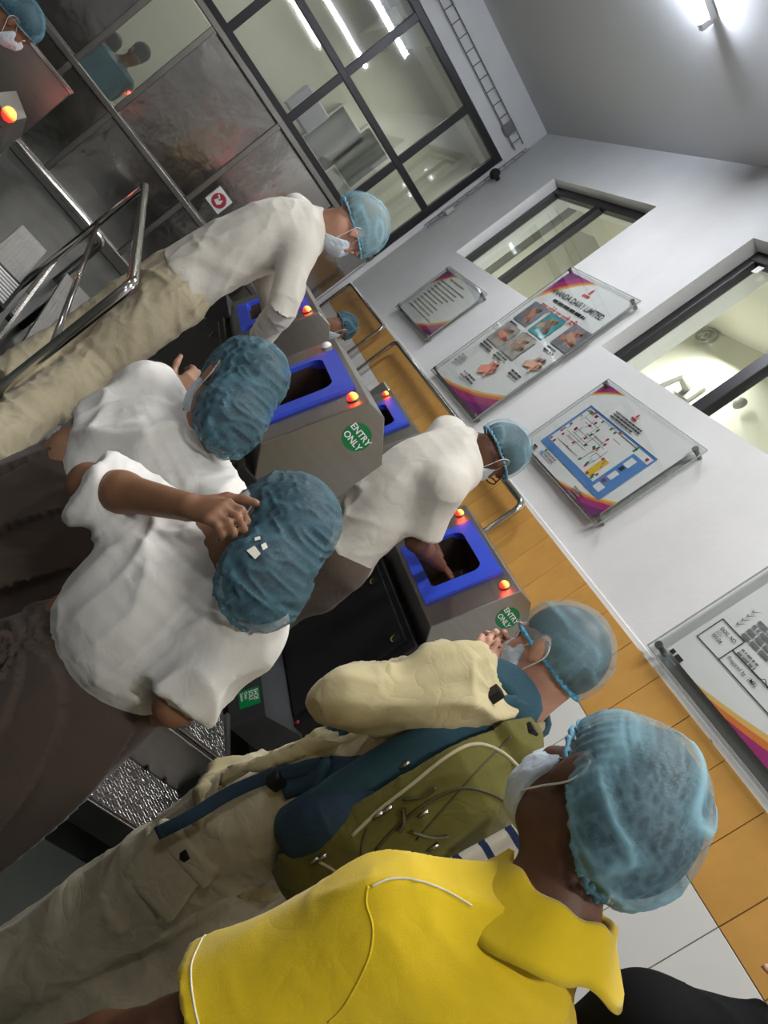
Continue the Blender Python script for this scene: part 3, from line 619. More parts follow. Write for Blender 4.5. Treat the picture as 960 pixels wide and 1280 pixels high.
# ------------------------------------------------------------------ handwash consoles
def console(x0, y0, dz, label, entry=True, lamps=('lamp', 'lamp'), hole=False, low=0.0, group=None):
    zB = 1.563+dz; Ly = 0.71; dx = x0
    t = thing('handwash_console', (x0+0.1, y0+Ly/2, 0.36), label, 'wash station', group)
    A_, B_, C_, D_ = (x0-0.105, 1.204+dz), (x0, zB), (x0+0.079, zB+0.006), (x0+0.214, zB-0.096)
    prof = [A_, B_, C_, D_, (x0+0.214, 0.36), (x0, 0.36), (x0, 1.086+dz)]
    et = np.array([B_[0]-A_[0], 0, B_[1]-A_[1]]); Lt = np.linalg.norm(et); et /= Lt; nrm = np.array([-et[2], 0, et[0]]); ey = np.array([0, 1.0, 0]); O = np.array([A_[0], y0, A_[1]])
    F = lambda tt, yy, n_=0.0: O+et*tt+ey*yy+nrm*n_
    t0, t1, ya, yb = 0.070, 0.292, 0.205, 0.507
    # shell: two side cheeks, back faces and the sloping front cut open for the basin
    v = []; f = []
    n = len(prof)
    for yy in (y0, y0+Ly):
        for p in prof: v.append((p[0], yy, p[1]))
    f += [list(range(n)), list(range(n, 2*n))[::-1]]
    for i in range(1, n): j = (i+1) % n; f.append([i, n+i, n+j, j])
    k = len(v)
    v += [F(t0, ya), F(t0, yb), F(t1, yb), F(t1, ya)]       # opening corners
    f += [[0, n, k+1, k], [n, n+1, k+2, k+1], [n+1, 1, k+3, k+2], [1, 0, k, k+3]]
    o = link_mesh('body', v, f, M_steel, parent=t)
    bv = o.modifiers.new('b', 'BEVEL'); bv.width = 0.004; bv.segments = 2; bv.limit_method = 'ANGLE'; bv.angle_limit = 0.3
    # cavity
    dp = -0.17; q = [F(t0, ya), F(t0, yb), F(t1, yb), F(t1, ya), F(t0+0.02, ya+0.02, dp), F(t0+0.02, yb-0.02, dp), F(t1-0.02, yb-0.02, dp), F(t1-0.02, ya+0.02, dp)]
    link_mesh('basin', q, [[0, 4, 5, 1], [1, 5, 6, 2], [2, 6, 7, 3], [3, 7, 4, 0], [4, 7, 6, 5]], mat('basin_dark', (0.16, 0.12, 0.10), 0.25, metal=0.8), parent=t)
    # blue rim with rounded opening
    outer = [(0.018, 0.14), (0.354, 0.14), (0.354, 0.556), (0.018, 0.556)]
    inner = []
    for (ct_, cy_, q0) in ((t0+0.02, ya+0.02, PI), (t1-0.045, ya+0.045, PI/2), (t1-0.045, yb-0.045, 0), (t0+0.02, yb-0.02, -PI/2)):
        rad = 0.02 if ct_ < 0.15 else 0.045
        for i in range(6): qq = q0-i/5*PI/2; inner.append((ct_+rad*math.sin(qq+PI/2)*1.0 if False else ct_+rad*math.cos(qq), cy_-rad*math.sin(qq)))
    m_ = len(inner); v = []; f = []
    def outer_pt(i):
        c_ = i//6; return outer[c_ if c_ < 4 else 3]
    hgt = 0.016
    for (tt, yy) in inner: v.append(F(tt, yy, hgt))
    for (tt, yy) in outer: v.append(F(tt, yy, hgt*0.8))
    for (tt, yy) in outer: v.append(F(tt, yy, 0.0))
    for (tt, yy) in inner: v.append(F(tt, yy, -0.02))
    for i in range(m_):
        j = (i+1) % m_; a, b = i//6, j//6
        f.append([i, j, m_+b, m_+a] if a != b else [i, j, m_+a]); f.append([j, i, m_+8+i, m_+8+j])
    for i in range(4): j = (i+1) % 4; f.append([m_+i, m_+j, m_+4+j, m_+4+i])
    bm = bmesh.new(); vs = [bm.verts.new(x) for x in v]
    for g in f: bm.faces.new([vs[i] for i in g])
    bmesh.ops.recalc_face_normals(bm, faces=bm.faces); bm.verts.index_update()
    link_mesh('blue_rim', [x.co[:] for x in bm.verts], [[x.index for x in g.verts] for g in bm.faces], M_blue, parent=t); bm.free()
    # lamps on the upper corners
    for kind, yy in zip(lamps, (0.062, 0.648)):
        c_ = F(0.330, yy, 0.001)
        if kind == 'lamp':
            lb = link_mesh('lamp_base', *disc(c_, nrm, 0.022, 20, 0.004), M_trim, parent=t); link_mesh('red_lamp', *dome(c_+nrm*0.004, nrm, 0.019, 0.021), M_lamp, parent=t, smooth=True)
            pl = bpy.data.lights.new('lamp_glow', 'POINT'); pl.energy = 0.12; pl.color = (1, 0.08, 0.04); pl.shadow_soft_size = 0.02
            po = bpy.data.objects.new('lamp_glow', pl); COL.objects.link(po); po.parent = t; po.location = c_+nrm*0.05-ORG[t.name]
        elif kind == 'button': link_mesh('white_button', *join(disc(c_, nrm, 0.021, 20, 0.006), dome(c_+nrm*0.006, nrm, 0.018, 0.012)), M_print_w, parent=t, smooth=True)
    # round sticker
    sx, sz = x0+0.075, zB-0.104
    if entry:
        st_ = link_mesh('entry_sticker', *disc((sx, y0-0.0005, sz), (0, -1, 0), 0.050, 32, 0.001), M_green, parent=t)
        for tx, zz in (('ENTRY', 0.006), ('ONLY', -0.028)): link_mesh('sticker_text', *text_mesh(tx, 0.031, (sx, y0-0.0022, sz+zz), (1, 0, 0), (0, 0, 1), 'CENTER', 0.02), M_print_w, parent=st_)
    if hole: link_mesh('cable_hole', *disc((x0+0.13, y0-0.0005, zB-0.13), (0, -1, 0), 0.014, 18, 0.001), M_hole, parent=t)
    # black lower cabinet with its door, ports and toe board
    zc = 1.118+dz
    cb = link_mesh('lower_cabinet', *bbox((x0-0.075, y0-0.005, 0.50), (x0-0.0005, y0+Ly, zc), 0.006), M_black, parent=t)
    link_mesh('cabinet_door', *bbox((x0-0.085, y0+0.045, 0.54), (x0-0.075, y0+Ly-0.04, zc-0.03), 0.003), M_black, parent=t)
    for yy in (0.09, 0.50):
        c_ = np.array([x0-0.0852, y0+yy, zc-0.07]); link_mesh('port', *disc(c_, (-1, 0, 0), 0.022, 18, 0.002), M_hole, parent=t)
        link_mesh('brass_ring', *tube([c_+np.array([-0.002, 0.017*math.cos(q), 0.017*math.sin(q)]) for q in np.linspace(-2.4, 0.4, 12)], 0.0035, 6), mat('brass', (0.6, 0.45, 0.15), 0.3, metal=1.0), parent=t)
    link_mesh('indicator', *dome(np.array([x0-0.076, y0+0.012, 0.545]), (-1, 0, 0), 0.010, 0.008), mat('dull_red', (0.25, 0.02, 0.02), 0.3), parent=t)
    tb = link_mesh('toe_board', *prism([(x0-0.275, 0.366), (x0-0.225, 0.50), (x0-0.07, 0.53), (x0-0.03, 0.53), (x0-0.03, 0.366)], 'y', y0-0.03, y0+Ly), M_dkgrey, parent=t)
    if low:
        link_mesh('rear_cabinet', *bbox((x0-0.06, y0+Ly+0.001, 0.361), (x0+0.2, y0+Ly+low, 1.12), 0.006), M_black, parent=t)
    # green shoe-sole sticker on the toe board
    e1 = np.array([0.05, 0, 0.134]); e1 /= np.linalg.norm(e1); n1 = np.array([-e1[2], 0, e1[0]])
    o_ = np.array([x0-0.275, y0+0.15, 0.366])+e1*0.045+n1*0.001
    sl = link_mesh('shoe_sticker', *poly_on(o_, (0, -1, 0), e1, [(0, 0), (0.10, 0), (0.10, 0.085), (0, 0.085)]), M_green, parent=t)
    for tx, s1, h1 in (('SHOE', 0.025, 0.062), ('SOLE', 0.025, 0.041), ('Clean', 0.018, 0.024), ('Station', 0.017, 0.007)):
        link_mesh('sticker_text', *text_mesh(tx, s1, o_+n1*0.0012+e1*h1+np.array([0, -0.012, 0]), (0, -1, 0), e1, 'LEFT', 0.005), M_print_w, parent=sl)
    return t
console(2.0, 2.272, 0.0, 'steel wash console nearest the right wall, a person reaching into it', low=0.80)
console(1.0, 2.288, -0.026, 'steel wash console in the centre with the large green entry sticker', lamps=('lamp', 'button'), low=0.37)
console(1.0, 3.42, -0.03, 'steel wash console with a black hole behind the central one', entry=False, hole=True, low=0.5)
console(2.0, 3.83, 0.0, 'farther steel wash console by the wall half hidden by the bending person', entry=False, low=0.4, lamps=(None, 'lamp'))
# small steel box past the far console and a bright loop behind the central one
tag(link_mesh('steel_box', *bbox((2.0, 4.56, 1.40), (2.12, 4.72, 1.56), 0.012), steel('pale_steel', (0.75, 0.75, 0.73), 0.3)), 'small pale steel box beside the far red lamp', 'box')
# tubular guard rail along the tiled wall
def guard(label, pts, r_, mids=()):
    t = thing('guard_rail', (pts[0][0], (pts[0][1]+pts[-1][1])/2, min(p[2] for p in pts)), label, 'rail')
    link_mesh('rail_tube', *tube(round_corners(pts, 0.06), r_, 12), M_tube, parent=t, smooth=True)
    for (a, b, rr) in mids: link_mesh('mid_tube', *tube([a, b], rr, 10), M_tube, parent=t, smooth=True)
    return t
def round_corners(pts, rad, n=6):
    p = [np.array(q, float) for q in pts]; out = [p[0]]
    for i in range(1, len(p)-1):
        a = p[i]+(p[i-1]-p[i])/np.linalg.norm(p[i-1]-p[i])*rad; b = p[i]+(p[i+1]-p[i])/np.linalg.norm(p[i+1]-p[i])*rad
        for k in range(n+1): t = k/n; out.append((1-t)**2*a+2*(1-t)*t*p[i]+t*t*b)
    return out+[p[-1]]
guard('bent steel guard rail in front of the orange tiles', [(2.28, 3.10, 0.0), (2.28, 3.10, 1.79), (2.28, 5.86, 1.79), (2.28, 5.86, 0.0)], 0.018)
guard('farther bent steel guard rail by the tiles near the corner', [(2.28, 6.3, 0.0), (2.28, 6.3, 1.79), (2.28, 7.9, 1.79), (2.28, 7.9, 0.0)], 0.018)
# left handrail
a_ = P(166, 353, 2.5); b_ = P(183, 230, 4.25); c_ = (a_[2]+b_[2])/2
pa, pb = np.array([0.335, 2.62, c_]), np.array([0.25, 4.70, c_])
lo = lambda q, z: np.array([q[0], q[1], z])
ml = P(61, 425, 2.5)
guard('polished steel handrail frame on the left of the walkway', [lo(pa, 0.0), pa, pb, lo(pb, 0.0)], 0.0195, [(lo(pa, 0.80), lo(pb, 0.80), 0.012)])
kp = thing('kick_plate', lo((pa+pb)/2, 0.36), 'flat steel plate low between the left handrail posts', 'plate')
link_mesh('plate', *join(box((0.25, 2.8, 0.42), (0.262, 4.6, 0.52))), M_tube, parent=kp)
guard('bright steel tube rail far on the left near the steel wall', [(-2.4, 6.2, 0.0), (-2.4, 6.2, 0.47), (0.45, 6.2, 0.47), (0.45, 6.2, 0.0)], 0.028)

# raised walkways with steps
def walkway(x0, x1, label):
    t = thing('walkway', ((x0+x1)/2, 3.5, 0.0), label, 'platform')
    link_mesh('deck', *bbox((x0, 2.06, 0.335), (x1, 5.2, 0.36), 0.003), M_tread, parent=t)
    link_mesh('deck_lip', *bbox((x0, 2.035, 0.30), (x1, 2.058, 0.368), 0.004), M_trim, parent=t)
    link_mesh('riser', *bbox((x0, 1.992, 0.195), (x1, 2.012, 0.375), 0.003), M_steel, parent=t)
    link_mesh('step_plate', *bbox((x0, 1.735, 0.185), (x1-0.0, 1.990, 0.20), 0.003), M_tread, parent=t)
    link_mesh('step_lip', *bbox((x0-0.02, 1.725, 0.10), (x1+0.02, 1.735, 0.202), 0.003), M_dkgrey, parent=t)
    link_mesh('nosing', *bbox((x0-0.02, 1.722, 0.1985), (x1+0.02, 1.738, 0.2045), 0.002), M_tube, parent=t)
    link_mesh('riser_nosing', *bbox((x0, 1.988, 0.3715), (x1, 2.000, 0.378), 0.002), M_tube, parent=t)
    for k in range(6): xx = x0+0.06+k*0.085; link_mesh('notch', *box((xx, 1.982, 0.199), (xx+0.008, 1.9925, 0.214)), M_hole, parent=t)
    for xx in (x0-0.02, x1): link_mesh('cheek', *prism([(1.94, 0.19), (1.99, 0.36), (2.30, 0.378), (2.30, 0.0), (2.02, 0.0), (2.02, 0.19)], 'x', xx, xx+0.02), M_steel, parent=t)
    for xx in (x0+0.03, x1-0.07):
        for yy in (1.95, 4.9): link_mesh('foot', *box((xx, yy, 0), (xx+0.04, yy+0.04, 0.3)), M_black, parent=t)
    return t
walkway(1.235, 1.70, 'steel tread plate walkway with a step in front of the right console')
wl = walkway(0.38, 0.69, 'steel tread plate walkway beside the left handrail')
for k in range(8): link_mesh('grille_slat', *box((0.05, 3.9+k*0.05, 0.361), (0.22, 3.925+k*0.05, 0.366)), M_print_w, parent=wl)
link_mesh('grille_bed', *box((0.04, 3.86, 0.33), (0.24, 4.32, 0.360)), M_hole, parent=wl); link_mesh('side_deck', *bbox((0.03, 4.34, 0.33), (0.22, 5.2, 0.36), 0.003), M_tread, parent=wl)
# steel cabinet and screen on the far left where a student washes hands
q = P(88, 118, 4.5); sy = 5.45; q = PY(88, 118, sy); q2 = PY(35, 55, sy)
sb = thing('steel_screen', (q[0]-0.4, sy, 0), 'tall steel screen on the far left with a red reflection', 'screen')
link_mesh('sheet', *bbox((q[0]-1.3, sy, 0.0), (q[0], sy+0.03, q[2]), 0.004), M_steel, parent=sb)
link_mesh('top_edge', *bbox((q[0]-1.3, sy-0.008, q[2]-0.004), (q[0]+0.004, sy+0.04, q[2]+0.02), 0.004), M_tube, parent=sb)
lp = P(12, 143, 3.75)
fb = thing('wash_unit', (lp[0]-0.15, lp[1]+0.1, 0), 'steel wash unit with a red lamp at the left picture edge', 'wash station')
link_mesh('body', *prism([(lp[0]-0.10, 0.0), (lp[0]+0.07, 0.0), (lp[0]+0.07, lp[2]-0.12), (lp[0]+0.02, lp[2]-0.03), (lp[0]-0.10, lp[2]+0.02)], 'y', lp[1]-0.02, lp[1]+0.5), M_steel, parent=fb)
link_mesh('cuff', *bbox((lp[0]-0.10, lp[1]-0.05, lp[2]-0.22), (lp[0]+0.02, lp[1]-0.021, lp[2]-0.06), 0.005), M_black, parent=fb)
link_mesh('red_lamp', *dome(lp+np.array([0, -0.02, 0.0]), (0.3, -0.8, 0.5), 0.036, 0.03), M_lamp, parent=fb, smooth=True)
pl = bpy.data.lights.new('lamp_glow', 'POINT'); pl.energy = 0.4; pl.color = (1, 0.06, 0.04); pl.shadow_soft_size = 0.02
po = bpy.data.objects.new('lamp_glow', pl); COL.objects.link(po); po.parent = fb; po.location = lp+np.array([0.05, -0.1, 0.05])-ORG[fb.name]
# ------------------------------------------------------------------ soft-shape kit: distance fields meshed into one skin
def N3(v): v = np.asarray(v, float); return v/(np.linalg.norm(v)+1e-12)
class Cone:
    """round cone from a to b"""
    def __init__(s, a, b, ra, rb, k=None): s.a, s.b, s.ra, s.rb, s.k = np.asarray(a, float), np.asarray(b, float), ra, rb, k
    def ev(s, p):
        ab = s.b-s.a; q = p-s.a; t = np.clip(q@ab/(ab@ab+1e-12), 0, 1); q = q-t[:, None]*ab
        return np.sqrt((q*q).sum(1))-(s.ra+(s.rb-s.ra)*t)
    def bounds(s): return np.minimum(s.a-s.ra, s.b-s.rb), np.maximum(s.a+s.ra, s.b+s.rb)
class Ell:
    """ellipsoid; ax = 3 row vectors"""
    def __init__(s, c, r, ax=None, k=None): s.c, s.r, s.ax, s.k = np.asarray(c, float), np.asarray(r, float), np.eye(3) if ax is None else np.asarray(ax, float), k
    def ev(s, p):
        q = (p-s.c)@s.ax.T; a = np.sqrt(((q/s.r)**2).sum(1)); b = np.sqrt(((q/s.r**2)**2).sum(1))+1e-9
        return a*(a-1)/b
    def bounds(s): R_ = np.sqrt(((s.ax.T*s.r)**2).sum(1)); return s.c-R_, s.c+R_
class RBox:
    def __init__(s, c, h, r, ax=None, k=None): s.c, s.h, s.r, s.ax, s.k = np.asarray(c, float), np.asarray(h, float), r, np.eye(3) if ax is None else np.asarray(ax, float), k
    def ev(s, p):
        q = np.abs((p-s.c)@s.ax.T)-(s.h-s.r); return np.sqrt((np.maximum(q, 0)**2).sum(1))+np.minimum(q.max(1), 0)-s.r
    def bounds(s): R_ = (np.abs(s.ax.T)*s.h).sum(1); return s.c-R_, s.c+R_
class Loft:
    """elliptic sections (half widths a lateral, b front-back) along a smoothed polyline, flat or round ends"""
    def __init__(s, pts, a, b, lat, flat=(False, False), k=None, pw=2.0, sub=3):
        p = np.asarray(pts, float); n = len(p); a = np.broadcast_to(np.asarray(a, float), (n,)); b = np.broadcast_to(np.asarray(b, float), (n,))
        lat = np.asarray(lat, float); lat = np.broadcast_to(lat, (n, 3)) if lat.ndim == 1 else lat
        big = np.hstack([p, a[:, None], b[:, None], lat])
        if n > 2 and sub > 1: big = smooth_path(big, sub)
        s.p, s.a, s.b, s.lat = big[:, :3], np.maximum(big[:, 3], 0.004), np.maximum(big[:, 4], 0.004), big[:, 5:]
        s.flat = flat; s.k = k; s.pw = pw
    def ev(s, p):
        n = len(p); m_ = len(s.p)-1; best = np.full(n, 1e9); bi = np.zeros(n, int); bt = np.zeros(n)
        for i in range(m_):
            ab = s.p[i+1]-s.p[i]; l2 = ab@ab; t = np.clip((p-s.p[i])@ab/l2, 0, 1); q = p-s.p[i]-t[:, None]*ab
            d = (q*q).sum(1); m = d < best; best = np.where(m, d, best); bi = np.where(m, i, bi); bt = np.where(m, t, bt)
        seg = s.p[1:]-s.p[:-1]; tg = seg/np.sqrt((seg*seg).sum(1))[:, None]; t = bt[:, None]
        C = s.p[bi]+t*seg[bi]; A = s.a[bi]+(s.a[bi+1]-s.a[bi])*bt; Bv = s.b[bi]+(s.b[bi+1]-s.b[bi])*bt
        Tg = tg[bi]; L = s.lat[bi]*(1-t)+s.lat[bi+1]*t; L = L-Tg*(L*Tg).sum(1)[:, None]; L = L/(np.sqrt((L*L).sum(1))[:, None]+1e-9)
        Fv = np.cross(L, Tg); q = p-C; x = (q*L).sum(1); y = (q*Fv).sum(1)
        if s.pw == 2.0: k0 = (x/A)**2+(y/Bv)**2
        else: k0 = (np.abs(x/A)**s.pw+np.abs(y/Bv)**s.pw)**(2/s.pw)
        k1 = (x/A**2)**2+(y/Bv**2)**2
        W_ = []
        for e in (0, 1):
            w_ = (p-s.p[0])@(-tg[0]) if e == 0 else (p-s.p[-1])@tg[-1]; on = (bi == (0 if e == 0 else m_-1))
            if s.flat[e]: W_.append(np.where(on, w_, -1e3))
            else:
                wp = np.where(on, np.maximum(w_, 0), 0); rr = np.minimum(A, Bv); k0 = k0+(wp/rr)**2; k1 = k1+(wp/rr**2)**2
        k0 = np.sqrt(k0); k1 = np.sqrt(k1)+1e-6
        if s.pw != 2.0: k1 = np.maximum(k1, 0.75/np.maximum(A, Bv))
        d = np.maximum(k0*(k0-1)/k1, -np.minimum(A, Bv))
        for w_ in W_: d = np.where(w_ > 0, np.sqrt(np.maximum(d, 0)**2+w_*w_), np.maximum(d, w_))
        return d
    def bounds(s): m = np.maximum(s.a, s.b)[:, None]; return (s.p-m).min(0), (s.p+m).max(0)
def smin(a, b, k): h = np.clip(0.5+0.5*(b-a)/k, 0, 1); return b+(a-b)*h-k*h*(1-h)
class Shape:
    def __init__(s, prims, k=0.03, cuts=(), subs=()): s.pr, s.k, s.cuts, s.subs = prims, k, cuts, subs
    def ev(s, p):
        d = None
        for q in s.pr:
            if len(p) > 500:
                lo, hi = q.bounds(); m = ((p > lo-0.06) & (p < hi+0.06)).all(1); e = np.full(len(p), 0.5)
                if m.any(): e[m] = q.ev(p[m])
            else: e = q.ev(p)
            d = e if d is None else smin(d, e, q.k or s.k)
        return s.post(p, d)
    def post(s, p, d):
        for q in s.subs: d = np.maximum(d, -q.ev(p))
        for o, n in s.cuts: d = np.maximum(d, (p-o)@n)
        return d
    def mesh(s, h):
        lo = np.min([q.bounds()[0] for q in s.pr], 0)-3*h; hi = np.max([q.bounds()[1] for q in s.pr], 0)+3*h
        bs = 4; b3 = bs**3; nb = np.ceil((hi-lo)/h/bs).astype(int)+1; n = nb*bs
        g = np.stack(np.meshgrid(*[np.arange(k) for k in nb], indexing='ij'), -1).reshape(-1, 3)
        cen = lo+(g*bs+(bs-1)/2)*h; R_ = (bs-1)/2*h*math.sqrt(3)
        dc = np.full((len(s.pr), len(cen)), 0.5)
        for i, q in enumerate(s.pr):
            l_, h_ = q.bounds(); m = ((cen > l_-0.07) & (cen < h_+0.07)).all(1)
            if m.any(): dc[i, m] = q.ev(cen[m])
        mn = dc.min(0); kk = max([q.k or s.k for q in s.pr])
        act = (mn < 1.6*R_+0.25*kk+h) & (mn > -1.8*R_-h)
        D_ = np.where(mn < 0, -1.0, 1.0)[:, None]*np.ones(b3)
        ga = g[act]; loc = np.stack(np.meshgrid(*[np.arange(bs)]*3, indexing='ij'), -1).reshape(-1, 3)
        pts = lo+(ga[:, None, :]*bs+loc[None])*h; dd = np.full((len(ga), b3), 1e3); dca = dc[:, act]
        for i, q in enumerate(s.pr):
            m = dca[i] < 1.8*R_+(q.k or s.k)+h
            if not m.any(): continue
            e = q.ev(pts[m].reshape(-1, 3)).reshape(-1, b3); dd[m] = np.where(dd[m] > 900, e, smin(dd[m], e, q.k or s.k))
        dd = s.post(pts.reshape(-1, 3), dd.reshape(-1)).reshape(-1, b3); D_[act] = dd
        if s.cuts or s.subs:
            ina = ~act & (mn < 0)
            if ina.any():
                pi = lo+(g[ina][:, None, :]*bs+loc[None])*h; D_[ina] = s.post(pi.reshape(-1, 3), np.full(ina.sum()*b3, -1.0)).reshape(-1, b3)
        G = D_.reshape(nb[0], nb[1], nb[2], bs, bs, bs).transpose(0, 3, 1, 4, 2, 5).reshape(n)
        v, f = surface_nets(G, lo, h)
        for it in range(2):
            v = v-vnorm(v, f)*np.clip(s.ev(v), -0.4*h, 0.4*h)[:, None]
        return v, f
def surface_nets(G, lo, h):
    S = G < 0; n = np.array(G.shape)
    c = np.zeros(n-1, np.int8)
    for i in (0, 1):
        for j in (0, 1):
            for k in (0, 1): c += S[i:n[0]-1+i, j:n[1]-1+j, k:n[2]-1+k]
    act = (c > 0) & (c < 8); idx = np.argwhere(act); ids = np.full(n-1, -1, np.int64); ids[act] = np.arange(len(idx))
    acc = np.zeros((len(idx), 3)); cnt = np.zeros(len(idx))
    cor = [(i, j, k) for i in (0, 1) for j in (0, 1) for k in (0, 1)]
    val = {q: G[idx[:, 0]+q[0], idx[:, 1]+q[1], idx[:, 2]+q[2]] for q in cor}
    for q in cor:
        for ax in range(3):
            if q[ax]: continue
            q2 = list(q); q2[ax] = 1; q2 = tuple(q2); a, b = val[q], val[q2]; m = (a < 0) != (b < 0)
            t = np.where(m, a/(a-b+1e-12), 0); pt = np.array(q, float)[None]+np.zeros((len(idx), 3)); pt[:, ax] += t
            acc += pt*m[:, None]; cnt += m
    v = lo+(idx+acc/np.maximum(cnt, 1)[:, None])*h
    F_ = []
    for ax in range(3):
        a1, a2 = (ax+1) % 3, (ax+2) % 3
        sl = [slice(1, -1)]*3; sl[ax] = slice(0, -1); s0 = S[tuple(sl)]; sl2 = list(sl); sl2[ax] = slice(1, None); s1 = S[tuple(sl2)]
        e = np.argwhere(s0 != s1)
        if not len(e): continue
        flip = s0[tuple(e.T)]; b = e.copy(); b[:, a1] += 1; b[:, a2] += 1
        def cid(d1, d2): q = b.copy(); q[:, a1] += d1; q[:, a2] += d2; return ids[tuple(q.T)]
        qd = np.stack([cid(-1, -1), cid(0, -1), cid(0, 0), cid(-1, 0)], 1); qd[~flip] = qd[~flip][:, ::-1]
        F_.append(qd[(qd >= 0).all(1)])
    return v, np.vstack(F_)
def vnorm(v, f):
    n = np.cross(v[f[:, 2]]-v[f[:, 0]], v[f[:, 3]]-v[f[:, 1]]); o = np.zeros_like(v)
    for i in range(4):
        for c in range(3): o[:, c] += np.bincount(f[:, i], n[:, c], minlength=len(v))
    return o/(np.sqrt((o*o).sum(1))[:, None]+1e-12)
def vnoise(p, seed=0):
    i = np.floor(p).astype(np.int64); t = p-i; t = t*t*t*(t*(t*6-15)+10); r = 0
    for a in (0, 1):
        for b in (0, 1):
            for c in (0, 1):
                h = (i[:, 0]+a)*73856093 ^ (i[:, 1]+b)*19349663 ^ (i[:, 2]+c)*83492791 ^ (seed*2654435761 & 0xffffffff); h = (h ^ (h >> 13))*1274126177 & 0x7fffffff; h = (h ^ (h >> 16)) & 0xffff
                r = r+h/65535.0*np.where(a, t[:, 0], 1-t[:, 0])*np.where(b, t[:, 1], 1-t[:, 1])*np.where(c, t[:, 2], 1-t[:, 2])
    return r
def folds(p, axis, fl, fp, seed=0, sharp=2.1):
    """ridges running along axis: low frequency fl along it, fp across"""
    ax = N3(axis); al = p@ax; pe = p-al[:, None]*ax
    w_ = np.stack([vnoise(p*3.1, seed+7), vnoise(p*3.1+9, seed+8), vnoise(p*3.1+21, seed+9)], 1)-0.5
    q = pe*fp+ax*(al*fl*0.55)[:, None]+w_*0.9
    n = vnoise(q, seed); r = 1-np.abs(2*n-1); return r**sharp-0.40
from mathutils.bvhtree import BVHTree
class Skin:
    """the finished surface of one or more meshes, for laying seams and zips onto"""
    def __init__(s, *vf):
        V = []; F = []; n = 0
        for v, f in vf: V += [tuple(q) for q in v]; F += [[int(i)+n for i in q] for q in f]; n = len(V)
        s.t = BVHTree.FromPolygons(V, F)
    def hit(s, px, py):
        r_ = ray(px, py); q = s.t.ray_cast(Vector(CAM), Vector(r_).normalized()); return None if q[0] is None else np.array(q[0])
    def path(s, pix, out=0.001, n=6, m=5):
        d = smooth_path([(a, b) for a, b in pix], m); q = [s.hit(*p) for p in d]; q = [p for p in q if p is not None]; return np.array([p-N3(p-CAM)*out for p in q])
def wrinkle(v, f, lst, mask=None):
    n = vnorm(v, f); d = np.zeros(len(v))
    for k, (axis, fl, fp, amp, *rest) in enumerate(lst):
        msk = vnoise(v*4.0, 50+k)*1.3; a = amp*folds(v, axis, fl, fp, seed=k*13+(rest[0] if rest else 0))*np.clip(msk, 0.25, 1.1)
        if len(rest) > 1: a = a*np.clip(1-np.sqrt(((v-rest[1])**2).sum(1))/rest[2], 0, 1)
        d += a
    if mask is not None: d *= mask
    return v+n*d[:, None]
def soft(name, shape, h, m, parent, wr=(), attr=None):
    v, f = shape.mesh(h)
    if wr: v = wrinkle(v, f, wr)
    return link_mesh(name, v, f, m, parent=parent, smooth=True)

# ------------------------------------------------------------------ people
SKIN = {'dark': skin_mat('skin_dark', (0.13, 0.055, 0.028)), 'brown': skin_mat('skin_brown', (0.24, 0.115, 0.062)), 'fair': skin_mat('skin_fair', (0.56, 0.30, 0.21)), 'tan': skin_mat('skin_tan', (0.33, 0.175, 0.105))}
M_hair = mat('black_hair', (0.012, 0.011, 0.012), 0.5, bump=0.4, bscale=160, stretch=(1, 1, 0.25))
M_hairb = mat('brown_hair', (0.22, 0.14, 0.06), 0.55, bump=0.4, bscale=120)
M_mask = fabric('mask_cloth', (0.62, 0.70, 0.78), 0.04, wb=0.05, crease=0.2, cscale=30)
M_eye = mat('eye_white', (0.8, 0.78, 0.75), 0.2); M_iris = mat('eye_iris', (0.03, 0.015, 0.01), 0.15)
M_shoe = mat('dark_shoe', (0.03, 0.03, 0.03), 0.5); M_sole = mat('shoe_sole', (0.5, 0.5, 0.48), 0.6)
M_loop = mat('ear_loop', (0.8, 0.8, 0.8), 0.7)
class Head:
    def __init__(s, c, face, up, k=1.0):
        f = N3(face); u = np.asarray(up, float); u = N3(u-f*(u@f)); r = np.cross(f, u); s.c = np.asarray(c, float); s.ax = np.array([r, f, u]); s.k = k
    def w(s, x, y, z): return s.c+s.k*(np.array([x, y, z])@s.ax)
    def d(s, x, y, z): return np.array([x, y, z])@s.ax
def head_prims(H, ears=True):
    k = H.k; E = lambda c, r, kk=None: Ell(H.w(*c), np.array(r)*k, H.ax, kk)
    pr = [E((0, -0.014, 0.032), (0.076, 0.096, 0.086), 0.03), E((0, 0.030, -0.042), (0.057, 0.066, 0.074), 0.03), E((0, 0.066, -0.094), (0.024, 0.022, 0.020), 0.02),
          Cone(H.w(0, 0.088, 0.012), H.w(0, 0.108, -0.026), 0.008*k, 0.0125*k, 0.012), E((0, 0.078, 0.030), (0.052, 0.018, 0.012), 0.012), E((0, 0.088, -0.062), (0.022, 0.010, 0.007), 0.006),
          E((-0.036, 0.066, -0.022), (0.022, 0.022, 0.02), 0.015), E((0.036, 0.066, -0.022), (0.022, 0.022, 0.02), 0.015)]
    if ears:
        for sg in (-1, 1): pr += [E((sg*0.079, -0.006, -0.008), (0.009, 0.020, 0.031), 0.006), E((sg*0.075, 0.004, -0.030), (0.008, 0.010, 0.012), 0.006)]
    return pr
